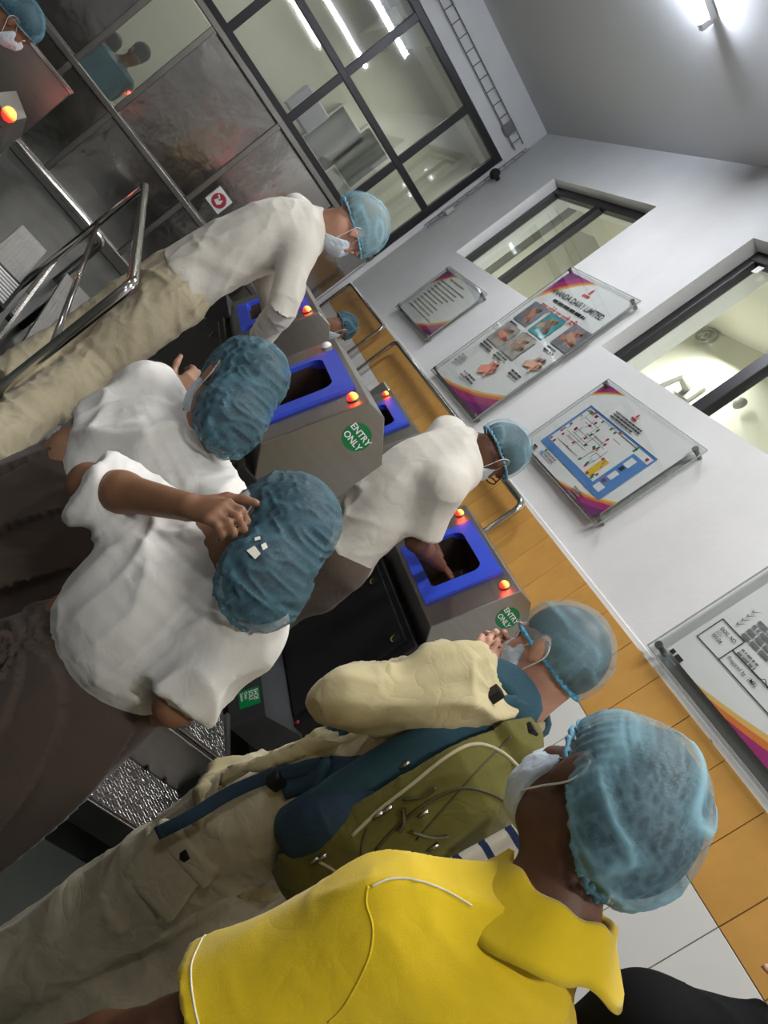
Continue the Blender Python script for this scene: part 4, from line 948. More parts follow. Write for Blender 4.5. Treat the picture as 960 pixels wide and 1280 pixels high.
def hand_prims(w_, d, pn, k=1.0, curl=0.5, side=1, spread=0.15, thumb=0.6):
    """w_ wrist, d direction to the knuckles, pn palm normal; side = +1 thumb on the cross(d,pn) side"""
    d = N3(d); pn = N3(np.asarray(pn)-d*(np.asarray(pn)@d)); l = np.cross(d, pn)*side; K = k
    pr = [Loft([w_, w_+d*0.035*K, w_+d*0.085*K], np.array([0.026, 0.037, 0.040])*K, np.array([0.018, 0.015, 0.013])*K, l, k=0.012)]
    for i, (off, ln) in enumerate(((0.029, 0.072), (0.010, 0.080), (-0.010, 0.074), (-0.028, 0.058))):
        b = w_+d*(0.088-0.004*abs(i-1))*K+l*off*K; a0 = 0.35*curl; fd = N3(d+l*off*spread*6); q = b; r_ = 0.0088*K
        for j, fr in enumerate((0.45, 0.32, 0.23)):
            ang = a0+j*0.75*curl; dv = fd*math.cos(ang)+pn*math.sin(ang); e = q+dv*ln*fr*K*1.05; pr.append(Cone(q, e, r_, r_*0.92, 0.006)); q = e; r_ *= 0.92
    q = w_+d*0.025*K+l*0.026*K; dv = N3(d*0.75+l*0.75+pn*0.35*thumb)
    for j, (ln, r_) in enumerate(((0.042, 0.012), (0.034, 0.0105), (0.026, 0.009))):
        e = q+dv*ln*K; pr.append(Cone(q, e, r_*K, r_*0.92*K, 0.008)); q = e; dv = N3(dv+(d*0.25-l*0.25*thumb+pn*0.3*thumb))
    return pr
def mask_part(H, parent, k=1.0, drop=0.0, loops=True, m=None):
    g = 0.007
    E = lambda c, r: Ell(H.w(*c), np.array(r)*H.k, H.ax)
    sh = Shape([E((0, 0.034, -0.048), (0.060+g, 0.074+g, 0.070)), E((0, 0.082, -0.035-drop), (0.028, 0.030, 0.034)), E((0, 0.064, -0.082), (0.034, 0.026, 0.028))], 0.03,
               cuts=[(H.w(0, 0.036, 0), -H.d(0, 1, 0)), (H.w(0, 0, 0.006-drop), H.d(0, 0.10, 1)), (H.w(0, 0, -0.118), H.d(0, -0.1, -1))])
    o = soft('face_mask', sh, 0.005, m or M_mask, parent, [(H.ax[0], 6, 60, 0.0035)])
    if loops:
        for sg in (-1, 1):
            pth = smooth_path([H.w(sg*0.060, 0.042, -0.014-drop), H.w(sg*0.076, 0.008, 0.006), H.w(sg*0.086, -0.022, 0.012), H.w(sg*0.086, -0.028, -0.02), H.w(sg*0.070, 0.008, -0.055), H.w(sg*0.052, 0.042, -0.085)], 5)
            link_mesh('ear_loop', *tube(pth, 0.0015, 6), M_loop, parent=parent, smooth=True)
    return o
def hairnet(H, parent, m, rim_m, ells, rim=((0, 0.10, 0.052), (0, -0.105, -0.045)), h=0.004, pleat=0.004, npl=34, gather_dir=(0, -1, 0.6), hair=True, hair_m=None, bag=0.0, ruff=0.006, pl_axis=None, gain=1.0, hseed=0, fine=75, fineamp=0.35, cre=0.8):
    """ells: (centre, radii) ellipsoids in the head frame; the cap ends at the rim plane"""
    a, b = np.array(rim[0]), np.array(rim[1]); dr = a-b; nl = N3(np.array([0, dr[2], -dr[1]])); nl = -nl if nl[2] > 0 else nl
    o, n = H.w(*a), H.d(*nl)
    def shp(infl): return Shape([Ell(H.w(*c), (np.array(r)+infl)*H.k, H.ax) for c, r in ells], 0.035, cuts=[(o-n*0.0, n)])
    global LASTCAP; LASTCAP = shp(0.002)
    if hair:
        hs = Shape([Ell(H.w(*c), (np.array(r)-0.011)*H.k, H.ax) for c, r in ells], 0.035, cuts=[(o-n*0.006, n)])
        soft('hair', hs, max(h, 0.005), hair_m or M_hair, parent)
    v, f = shp(0.0).mesh(h); nrm = vnorm(v, f)
    # gathers: fine ridges that run away from the elastic rim
    gd = N3(H.d(*gather_dir)); q = (v-H.c)@H.ax.T/H.k
    pa = np.array([0, -0.35, 0.94]) if pl_axis is None else N3(pl_axis)
    zz = q@pa; qq = q-zz[:, None]*pa; u1 = N3(np.cross(pa, [1, 0, 0])); u2 = np.cross(pa, u1); th = np.arctan2(qq@u1, qq@u2)
    dist = -((v-o)@n); edge = np.clip(1-dist/0.10, 0, 1)
    wv = vnoise(v*14, 3)*4+vnoise(v*30, 5)*1.6
    r1 = 1-np.abs(np.sin(th*npl*0.5+wv)); r2 = np.clip(folds(v, gd, 4, 17, 5+hseed, 1.0)+0.45, 0, 1)**5; r3 = np.clip(folds(v, gd, 14, fine, 9+hseed, 1.0)+0.45, 0, 1)**1.6
    g = np.clip(0.5*r1**2*edge**1.5+cre*r2+0.30*r3, 0, 1.5)
    d = pleat*(0.9*r1*edge**1.5+0.9*r2+fineamp*(r3-0.4))+bag*(vnoise(v*9, 77)-0.5)
    v2 = v+nrm*(d*1.0)[:, None]
    keep = dist > 0.0025; fk = f[keep[f].all(1)]
    ob = link_mesh('hairnet', v2, fk, m, parent=parent, smooth=True)
    at = ob.data.attributes.new('gather', 'FLOAT', 'POINT'); at.data.foreach_set('value', (np.clip(g, 0, 1.4)*gain).astype(np.float32))
    # elastic rim with its frill
    ring = []
    for t in np.linspace(0, 2*PI, 120, endpoint=False):
        ray_ = H.d(math.cos(t), math.sin(t)*N3(dr)[1], math.sin(t)*N3(dr)[2]); ce = o-(H.d(*dr))*0.5*H.k
        s0, s1 = 0.01, 0.2
        S_ = shp(0.0)
        for _ in range(14):
            sm = (s0+s1)/2
            if min(e.ev((ce+ray_*sm)[None])[0] for e in S_.pr) < 0: s0 = sm
            else: s1 = sm
        ring.append(ce+ray_*(s0+ruff*0.5*math.sin(t*26)+ruff*0.4*math.sin(t*61))+n*(0.002*math.sin(t*37)))
    link_mesh('elastic_rim', *tube(ring, [0.0042+0.0012*math.sin(i*1.9) for i in range(120)], 7, closed=True), rim_m, parent=parent, smooth=True)
    return ob
def eyes(H, parent):
    for sg in (-1, 1):
        o = link_mesh('eye', *dome(H.w(sg*0.031, 0.078, 0.010), H.d(sg*0.15, 1, 0), 0.011*H.k, 0.008*H.k, 12, 4), M_eye, parent=parent, smooth=True)
        link_mesh('iris', *dome(H.w(sg*0.032, 0.0845, 0.010), H.d(sg*0.15, 1, 0), 0.0055*H.k, 0.0026*H.k, 10, 3), M_iris, parent=o, smooth=True)
def shoe(ank, fwd, parent, m=M_shoe, k=1.0):
    f = N3((fwd[0], fwd[1], 0)); r = np.array([f[1], -f[0], 0]); z0 = ank[2]-0.085*k; b = np.array([ank[0], ank[1], z0])
    up = Shape([Loft([b+f*-0.05*k+np.array([0, 0, 0.045]), b+f*0.06*k+np.array([0, 0, 0.043]), b+f*0.17*k+np.array([0, 0, 0.032])], [0.036*k, 0.044*k, 0.038*k], [0.042*k, 0.040*k, 0.027*k], r), Cone(ank+np.array([0, 0, 0.0]), b+np.array([0, 0, 0.05]), 0.042*k, 0.04*k)], 0.03, cuts=[(b+np.array([0, 0, 0.012]), np.array([0, 0, -1.0]))])
    soft('shoe', up, 0.008, m, parent)
    sl = Shape([Loft([b+f*-0.05*k+np.array([0, 0, 0.01]), b+f*0.06*k+np.array([0, 0, 0.01]), b+f*0.18*k+np.array([0, 0, 0.01])], [0.038*k, 0.047*k, 0.036*k], [0.012]*3, r)], 0.01)
    soft('shoe_sole', sl, 0.007, M_sole, parent)
class Body:
    """joints in world space; builds skin prims and gives garment sections"""
    def __init__(s, pelvis, neck, tf, H, sw=0.19, bend=0.0, k=1.0, shl=None, shr=None):
        s.pel, s.neck, s.H, s.k = np.asarray(pelvis, float), np.asarray(neck, float), H, k
        s.up = N3(s.neck-s.pel); tf = np.asarray(tf, float); s.f = N3(tf-s.up*(tf@s.up)); s.r = np.cross(s.f, s.up); s.len = np.linalg.norm(s.neck-s.pel); s.bend = bend
        s.shr = s.at(0.86)+s.r*sw*k if shr is None else np.asarray(shr, float); s.shl = s.at(0.86)-s.r*sw*k if shl is None else np.asarray(shl, float)
        s.sw = sw
    def at(s, t): return s.pel+(s.neck-s.pel)*t-s.f*s.bend*4*t*(1-t)     # bend > 0: rounded back
    def torso(s, g=0.0, ts=(0.0, 0.2, 0.45, 0.7, 0.88, 1.0), a=(0.165, 0.145, 0.150, 0.165, 0.135, 0.06), b=(0.112, 0.100, 0.108, 0.115, 0.085, 0.055), flat=(False, False), pw=2.0):
        return Loft([s.at(t) for t in ts], np.array(a)*s.k+g, np.array(b)*s.k+g, s.r, flat, k=0.05, pw=pw)
    def arm(s, sh, el, wr, r=(0.050, 0.040, 0.036, 0.026), g=0.0): 
        el, wr = np.asarray(el, float), np.asarray(wr, float)
        return [Cone(sh, el, r[0]*s.k+g, r[1]*s.k+g, 0.02), Cone(el, el+(wr-el)*0.35, r[1]*s.k+g, r[2]*1.05*s.k+g, 0.02), Cone(el+(wr-el)*0.35, wr, r[2]*1.05*s.k+g, r[3]*s.k+g, 0.02)]
    def yoke(s, g=0.0): return [Cone(s.at(0.93), s.shl, 0.058*s.k+g, 0.055*s.k+g, 0.05), Cone(s.at(0.93), s.shr, 0.058*s.k+g, 0.055*s.k+g, 0.05)]
    def neckp(s): return [Cone(s.H.w(0, -0.022, -0.055), s.neck, 0.052*s.k, 0.062*s.k, 0.035)]
    def leg(s, hip, kn, an, g=0.0, r=(0.088, 0.060, 0.055, 0.040)): return [Cone(hip, kn, r[0]*s.k+g, r[1]*s.k+g, 0.03), Cone(kn, kn+(an-kn)*0.3, r[1]*s.k+g, r[2]*1.05*s.k+g, 0.03), Cone(kn+(an-kn)*0.3, an, r[2]*1.05*s.k+g, r[3]*s.k+g, 0.03)]
def check(name, **seg):
    print('LEN', name, {k: round(float(np.linalg.norm(np.asarray(a)-np.asarray(b))), 3) for k, (a, b) in seg.items()})
def stick(name, a, b): return np.linalg.norm(np.asarray(a)-np.asarray(b))
# ------------------------------------------------------------------ the people in the queue
def facing(left, down=0.0):
    """direction turned left of the camera's heading by `left` degrees and tipped down by `down`"""
    y = math.radians(30.85-left); p = math.radians(down); return np.array([math.sin(y)*math.cos(p), math.cos(y)*math.cos(p), -math.sin(p)])
def head_up(left, down, roll=0.0):
    f = facing(left, down); y = math.radians(30.85-left); p = math.radians(down); u = np.array([math.sin(y)*math.sin(p), math.cos(y)*math.sin(p), math.cos(p)]); r = np.cross(f, u)
    a = math.radians(roll); return u*math.cos(a)+r*math.sin(a)
def hit(shape, px, py, d0=0.4, d1=5.0):
    """point where the ray through a pixel meets a soft shape"""
    r_ = ray(px, py); n_ = np.linalg.norm(r_); t = d0
    for _ in range(90):
        d = shape.ev((CAM+r_*t)[None])[0]
        if d < 0.0008: break
        t += max(d*0.7, 0.0006)/n_
        if t > d1: return None
    return CAM+r_*t
def on_path(shape, pix, out=0.002, n=6):
    q = [hit(shape, *p) for p in pix]; q = [p for p in q if p is not None]; return smooth_path([p-N3(p-CAM)*out for p in q], n)
def person(name_label, base, group=None): return thing('person', base, name_label, 'person', group)

M_poly = fabric('yellow_pique', (0.72, 0.50, 0.010), 0.05, weave=520, wb=0.35, crease=0.25, cscale=7, sheen=0.25)
M_white1 = fabric('white_cotton', (0.72, 0.70, 0.67), 0.03, weave=900, wb=0.06, crease=0.3, cscale=9)
M_white2 = fabric('off_white_jersey', (0.62, 0.59, 0.53), 0.03, weave=900, wb=0.06, crease=0.18, cscale=12)
M_brown = fabric('brown_uniform_cloth', (0.078, 0.056, 0.044), 0.1, weave=900, wb=0.1, crease=0.3, cscale=6)
M_khaki = fabric('khaki_cotton', (0.46, 0.41, 0.29), 0.06, weave=800, wb=0.1, crease=0.5, cscale=11)
M_khaki2 = fabric('pale_khaki_shirt', (0.49, 0.42, 0.24), 0.05, weave=800, wb=0.08, crease=0.45, cscale=12)
M_khaki3 = fabric('khaki_trouser', (0.40, 0.35, 0.24), 0.06, weave=800, wb=0.1, crease=0.5, cscale=11)
M_belt = mat('dark_belt', (0.03, 0.02, 0.02), 0.4)
M_maroon = mat('maroon_belt', (0.10, 0.025, 0.035), 0.6)
M_piping = fabric('cream_piping', (0.75, 0.72, 0.58), 0.03)
M_netblue = net_mat('hairnet_light_blue', (0.26, 0.48, 0.57), lo=0.16, hi=0.78)
M_netteal = net_mat('hairnet_teal', (0.080, 0.180, 0.235), lo=0.30, hi=0.98)
M_netpale = net_mat('hairnet_pale', (0.26, 0.50, 0.62), lo=0.28, hi=0.85)
M_rim = mat('hairnet_elastic', (0.16, 0.40, 0.55), 0.6, alpha=0.9)
M_rimt = mat('hairnet_elastic_teal', (0.09, 0.22, 0.29), 0.6)

# ---- the man in the yellow polo, nearest the camera
def yellow_man():
    H = Head(P(752, 1000, 1.03), facing(22, 6), head_up(22, 6, 4), 1.0)
    neck = P(682, 1150, 1.0); pel = neck+np.array([-0.02, -0.02, -0.52]); B_ = Body(pel, neck, facing(18), H, sw=0.185)
    shl, shr = P(474, 1164, 0.96), P(690, 1400, 1.06); B_.shl, B_.shr = shl, shr
    el, wr = P(215, 1296, 0.97), P(-10, 1330, 1.1); er, wrr = shr+np.array([0.06, -0.03, -0.28]), shr+np.array([0.0, 0.16, -0.42])
    check('Y', upper=(shl, el), fore=(el, wr), neck=(neck, H.c), sh=(shl, shr))
    t = person('person in a yellow polo shirt and blue hairnet, nearest the camera', (pel[0], pel[1], 0))
    hipl, hipr = pel-B_.r*0.09, pel+B_.r*0.09; kl, kr = hipl+np.array([0, 0.03, -0.42]), hipr+np.array([0, 0.03, -0.42]); al, ar = hipl+np.array([0, 0, -0.80]), hipr+np.array([0, 0, -0.80])
    pr = head_prims(H)+B_.neckp()+[B_.torso(-0.01)]+B_.yoke(-0.01)+B_.arm(shl, el, wr)+B_.arm(shr, er, wrr)+hand_prims(wr, wr-el, (0.5, -0.3, 0.2), side=1)+hand_prims(wrr, wrr-er, (-1, 0, 0), side=-1)+B_.leg(hipl, kl, al)+B_.leg(hipr, kr, ar)
    soft('body', Shape(pr, 0.03), 0.0065, SKIN['dark'], t)
    sleeve = lambda a, b, t1: Loft([a+(b-a)*-0.05, a+(b-a)*0.4, a+(b-a)*t1], [0.056, 0.070, 0.084], [0.054, 0.068, 0.080], B_.f, (False, True), k=0.06)
    top = Shape([Loft([B_.at(q) for q in (-0.18, 0.2, 0.5, 0.72, 0.88, 0.98)], [0.19, 0.18, 0.182, 0.18, 0.135, 0.070], [0.15, 0.135, 0.130, 0.125, 0.098, 0.064], B_.r, (True, True), k=0.06),
                 Cone(B_.at(0.89), shl, 0.056, 0.050, 0.07), Cone(B_.at(0.89), shr, 0.056, 0.050, 0.07), sleeve(shl, el, 0.80), sleeve(shr, er, 0.80)], 0.05)
    v, f = top.mesh(0.0065); v = wrinkle(v, f, [(N3(el-shl)+B_.r*0.4, 2.5, 11, 0.010), (B_.up*0.6+B_.r, 2.5, 9, 0.010, 3), (B_.r, 3, 24, 0.003, 6)])
    link_mesh('polo_shirt', v, f, M_poly, parent=t, smooth=True)
    # sleeve hem piping and shoulder piping
    ax = N3(el-shl); a1, b1 = frame_of(ax); c1 = shl+(el-shl)*0.74
    bt = BVHTree.FromPolygons([tuple(q) for q in v], [list(map(int, q)) for q in f]); ring = []
    for q in np.linspace(0, 2*PI, 60, endpoint=False):
        r_ = bt.ray_cast(Vector(c1), Vector(math.cos(q)*a1+math.sin(q)*b1)); ring.append(np.array(r_[0]) if r_[0] is not None else hit_from(top, c1, math.cos(q)*a1+math.sin(q)*b1))
    link_mesh('sleeve_piping', *tube(ring, 0.0015, 6, closed=True), M_piping, parent=t, smooth=True)
    SK_ = Skin((v, f))
    link_mesh('shoulder_piping', *tube(SK_.path([(464, 1108), (490, 1098), (520, 1100), (555, 1112), (590, 1132)]), 0.0014, 6), M_piping, parent=t, smooth=True)
    link_mesh('armhole_seam', *tube(SK_.path([(460, 1108), (458, 1130), (466, 1160), (460, 1200), (432, 1255), (410, 1278)], 0.0), 0.0016, 5), M_poly, parent=t, smooth=True)
    # turned-down collar
    cu = N3(H.w(0, -0.02, -0.06)-neck); cu = N3(cu+np.array([0, 0, 0.6])); cf = N3(facing(22)-cu*(facing(22)@cu)); cr = np.cross(cf, cu); rows = []
    prof = [(0.062, 0.052), (0.068, 0.062), (0.076, 0.060), (0.084, 0.042), (0.098, 0.016), (0.104, 0.002), (0.099, 0.001), (0.082, 0.026), (0.068, 0.046)]
    th = np.linspace(-140, 140, 46)
    for q in th:
        q_ = math.radians(q); sd = abs(math.sin(q_)); fr = max(0, -math.cos(q_)); row = []
        for rr, hh in prof:
            low = -0.028*sd*(1 if hh < 0.03 else 0.25)-0.022*fr*(1 if hh < 0.03 else 0.3); rad = rr+(0.030*sd if hh < 0.03 else 0.003*sd)+(0.01*fr)
            row.append(neck+cu*(hh+low-0.012)+(-cf*math.cos(q_)+cr*math.sin(q_))*rad+cu*0.003*math.sin(q_*7))
        rows.append(row)
    m_ = len(prof); v = [p for r_ in rows for p in r_]; f = []
    for i in range(len(rows)-1):
        for k in range(m_): f.append([i*m_+k, i*m_+(k+1) % m_, (i+1)*m_+(k+1) % m_, (i+1)*m_+k])
    f += [list(range(m_)), list(range((len(rows)-1)*m_, len(rows)*m_))[::-1]]
    link_mesh('collar', v, f, M_poly, parent=t, smooth=True)
    soft('trousers', Shape([Loft([B_.at(0.05), B_.at(-0.25)], [0.175, 0.17], [0.13, 0.12], B_.r)]+B_.leg(hipl, kl, al+np.array([0, 0, 0.02]), 0.02)+B_.leg(hipr, kr, ar+np.array([0, 0, 0.02]), 0.02), 0.03), 0.011, mat('dark_trousers', (0.03, 0.032, 0.04), 0.8), t)
    for a in (al, ar): shoe(np.array([a[0], a[1], 0.085]), B_.f, t)
    hairnet(H, t, M_netblue, M_rim, [((0, -0.016, 0.038), (0.094, 0.116, 0.102)), ((0, -0.085, 0.0), (0.080, 0.060, 0.078))], rim=((0, 0.095, 0.040), (0, -0.12, -0.085)), h=0.0035, pleat=0.0045, bag=0.012, gather_dir=(0.25, 1, 0.45), ruff=0.007, gain=1.0, fine=120, cre=1.0)
    mask_part(H, t, drop=0.002); eyes(H, t)
def hit_from(shape, c, d, lim=0.25):
    lo_, hi_ = 0.0, lim
    for _ in range(18):
        m_ = (lo_+hi_)/2
        if shape.ev((c+d*m_)[None])[0] < 0: lo_ = m_
        else: hi_ = m_
    return c+d*(lo_+0.002)
yellow_man()

# ---- the two students with their backs to the camera
def student(lab, head, hl, hd, hroll, neck, waist, tf, shl, shr, armL, armR, floor=0.0, skin='brown', bulge=0.0, tagged=False, wr_seed=0, lean=0.03, slL=0.90):
    H = Head(head, facing(hl, hd), head_up(hl, hd, hroll), 0.97)
    up = N3(neck-waist); pel = waist-np.array([0, 0, 0.03]); B_ = Body(pel, neck, facing(tf), H, sw=0.165, bend=lean, k=0.95); B_.shl, B_.shr = shl, shr
    (eL, wL, dL, nL), (eR, wR, dR, nR) = armL, armR
    check(lab[:12], uL=(shl, eL), fL=(eL, wL), uR=(shr, eR), fR=(eR, wR), neck=(neck, H.c), sh=(shl, shr), torso=(pel, neck))
    t = person(lab, (pel[0], pel[1], floor), 'students in brown uniform')
    hipl, hipr = pel-B_.r*0.085, pel+B_.r*0.085; an = lambda h: np.array([h[0], h[1], floor+0.085]); kn = lambda h: np.array([h[0], h[1], (pel[2]+floor)*0.5])+B_.f*0.02
    pr = head_prims(H)+B_.neckp()+[B_.torso(-0.01)]+B_.yoke(-0.008)+B_.arm(shl, eL, wL)+B_.arm(shr, eR, wR)+hand_prims(wL, dL, nL, 0.86, 1.35, side=1)+hand_prims(wR, dR, nR, 0.92, 0.6, side=-1)+B_.leg(hipl, kn(hipl), an(hipl))+B_.leg(hipr, kn(hipr), an(hipr))
    soft('body', Shape(pr, 0.03), 0.006, SKIN[skin], t)
    def sl(a, b, t1): return Loft([a+(b-a)*-0.02, a+(b-a)*0.4, a+(b-a)*t1], [0.068, 0.070, 0.072], [0.066, 0.068, 0.070], B_.f, (False, True), k=0.05)
    shirt = Shape([Loft([B_.at(q) for q in (0.02, 0.12, 0.38, 0.68, 0.88, 0.99)], np.array([0.132, 0.152+bulge*0.4, 0.160+bulge, 0.160, 0.128, 0.064]), np.array([0.105, 0.125, 0.126, 0.118, 0.092, 0.058]), B_.r, (True, True), k=0.06),
                   Cone(B_.at(0.92), shl, 0.056, 0.058, 0.06), Cone(B_.at(0.92), shr, 0.056, 0.058, 0.06), sl(shl, eL, slL), sl(shr, eR, 0.88)], 0.045)
    v, f = shirt.mesh(0.007)
    v = wrinkle(v, f, [(B_.up+B_.r*0.5, 1.8, 9, 0.026, wr_seed), (B_.up-B_.r*0.9, 2.0, 13, 0.022, 5+wr_seed), (B_.up+B_.r*0.1, 2.5, 24, 0.011, 31+wr_seed), (B_.r+B_.up*0.2, 3, 20, 0.008, 11+wr_seed, B_.at(0.1), 0.30), (N3(eL-shl)+B_.r, 4, 20, 0.006, 4+wr_seed, shl+(eL-shl)*0.4, 0.22)], mask=np.clip(((v-B_.at(0.02))@B_.up)/0.05, 0.05, 1))
    link_mesh('white_shirt', v, f, M_white1, parent=t, smooth=True)
    # shirt collar band
    cu = N3(up+np.array([0, 0, 0.5])+N3(H.c-neck)*0.8); cf = N3(B_.f-cu*(B_.f@cu)); cr = np.cross(cf, cu); rows = []
    prof = [(0.056, 0.040), (0.062, 0.047), (0.068, 0.042), (0.082, 0.008), (0.080, -0.002), (0.066, 0.01)]
    for q in np.linspace(-155, 155, 36):
        q_ = math.radians(q); sd = abs(math.sin(q_)); fr = max(0, -math.cos(q_))
        rows.append([neck+cu*(hh-0.028*sd-0.035*fr-0.006)+(-cf*math.cos(q_)+cr*math.sin(q_))*(rr+0.012*sd) for rr, hh in prof])
    m_ = len(prof); v = [p for r_ in rows for p in r_]; f = []
    for i in range(len(rows)-1):
        for k in range(m_): f.append([i*m_+k, i*m_+(k+1) % m_, (i+1)*m_+(k+1) % m_, (i+1)*m_+k])
    f += [list(range(m_)), list(range((len(rows)-1)*m_, len(rows)*m_))[::-1]]
    link_mesh('collar', v, f, M_white1, parent=t, smooth=True)
    # pleated brown skirt and waistband
    wz = waist+np.array([0, 0, 0.02]); zs = [wz[2], wz[2]-0.06, wz[2]-0.22, floor+0.38]
    skirt = Shape([Loft([(waist[0], waist[1], z) for z in zs], [0.141, 0.162, 0.195, 0.215], [0.116, 0.136, 0.162, 0.185], B_.r, (True, True))], 0.03)
    v, f = skirt.mesh(0.008); c0 = np.array([waist[0], waist[1], 0]); q = v-c0; th = np.arctan2(q@B_.f, q@B_.r); dn = np.clip((wz[2]-v[:, 2])/0.25, 0.0, 1)
    sw_ = (th/(2*PI)*17) % 1; n_ = vnorm(v, f); v = v+n_*((sw_-0.5)*0.020*(0.25+dn))[:, None]; v = wrinkle(v, f, [((0, 0, 1), 2, 12, 0.010, 2)])
    link_mesh('pleated_skirt', v, f, M_brown, parent=t, smooth=True)
    link_mesh('waistband', *tube([c0+np.array([0, 0, waist[2]-0.012])+B_.r*0.140*math.cos(a)+B_.f*0.114*math.sin(a) for a in np.linspace(0, 2*PI, 40, endpoint=False)], 0.022, 8, closed=True, fa=0.25, ref=(0, 0, 1)), M_brown, parent=t, smooth=True)
    link_mesh('belt_stripe', *tube([c0+np.array([0, 0, waist[2]-0.010])+B_.r*0.146*math.cos(a)+B_.f*0.120*math.sin(a) for a in np.linspace(0, 2*PI, 40, endpoint=False)], 0.0045, 6, closed=True), M_maroon, parent=t, smooth=True)
    for h in (hipl, hipr): shoe(an(h), B_.f, t, k=0.9)
    hairnet(H, t, M_netteal, M_rimt, [((0, -0.012, 0.036), (0.092, 0.112, 0.104)), ((0, -0.080, -0.078), (0.090, 0.062, 0.096))], rim=((0, 0.098, 0.020), (0, -0.12, -0.20)), h=0.0036, pleat=0.0045, npl=40, gather_dir=(1, 0.15, 0.15), ruff=0.004, gain=0.9, hseed=wr_seed, fine=70, fineamp=1.3, cre=0.35)
    mask_part(H, t); eyes(H, t)
    return t, H, shirt
s1, H1, sh1 = student('person in a white shirt raising the left hand to a face mask, front student', P(338, 672, 1.42), 34, 30, 0, P(268, 692, 1.47), P(156, 812, 1.55), 12,
    P(205, 655, 1.50), P(298, 782, 1.40), (P(112, 606, 1.46), P(236, 634, 1.33), P(280, 640, 1.28)-P(236, 634, 1.33), facing(-60, 20)), (P(220, 880, 1.40), P(218, 888, 1.64), facing(10, 10), facing(70)), bulge=0.006, slL=1.0)
# torn label on the front student's hairnet
q_ = [H1.w(-0.012, -0.135, 0.055)]
CAP1 = LASTCAP
s2, H2, sh2 = student('person in a white shirt facing the consoles behind the front student', P(293, 486, 1.83), 40, 30, 0, P(250, 562, 1.86), P(134, 606, 1.86), 20,
    P(186, 494, 1.90), P(272, 630, 1.80), (P(112, 552, 1.85), P(212, 498, 2.00), P(238, 480, 2.02)-P(212, 498, 2.00), facing(30)), (P(205, 700, 1.78), P(215, 690, 1.98), facing(0), facing(80)), skin='tan', wr_seed=21, floor=0.205)
def sticker_on_cap(cap, parent, m):
    for quad in ([(308, 688), (318, 682), (326, 692), (319, 699)], [(326, 681), (332, 678), (335, 684), (329, 688)], [(318, 672), (325, 670), (326, 674), (319, 676)]):
        q = [hit(cap, *p) for p in quad]; q = [p-N3(p-CAM)*0.006 for p in q if p is not None]
        if len(q) == 4: link_mesh('torn_tape', q, [[0, 1, 2, 3]], m, parent=parent)
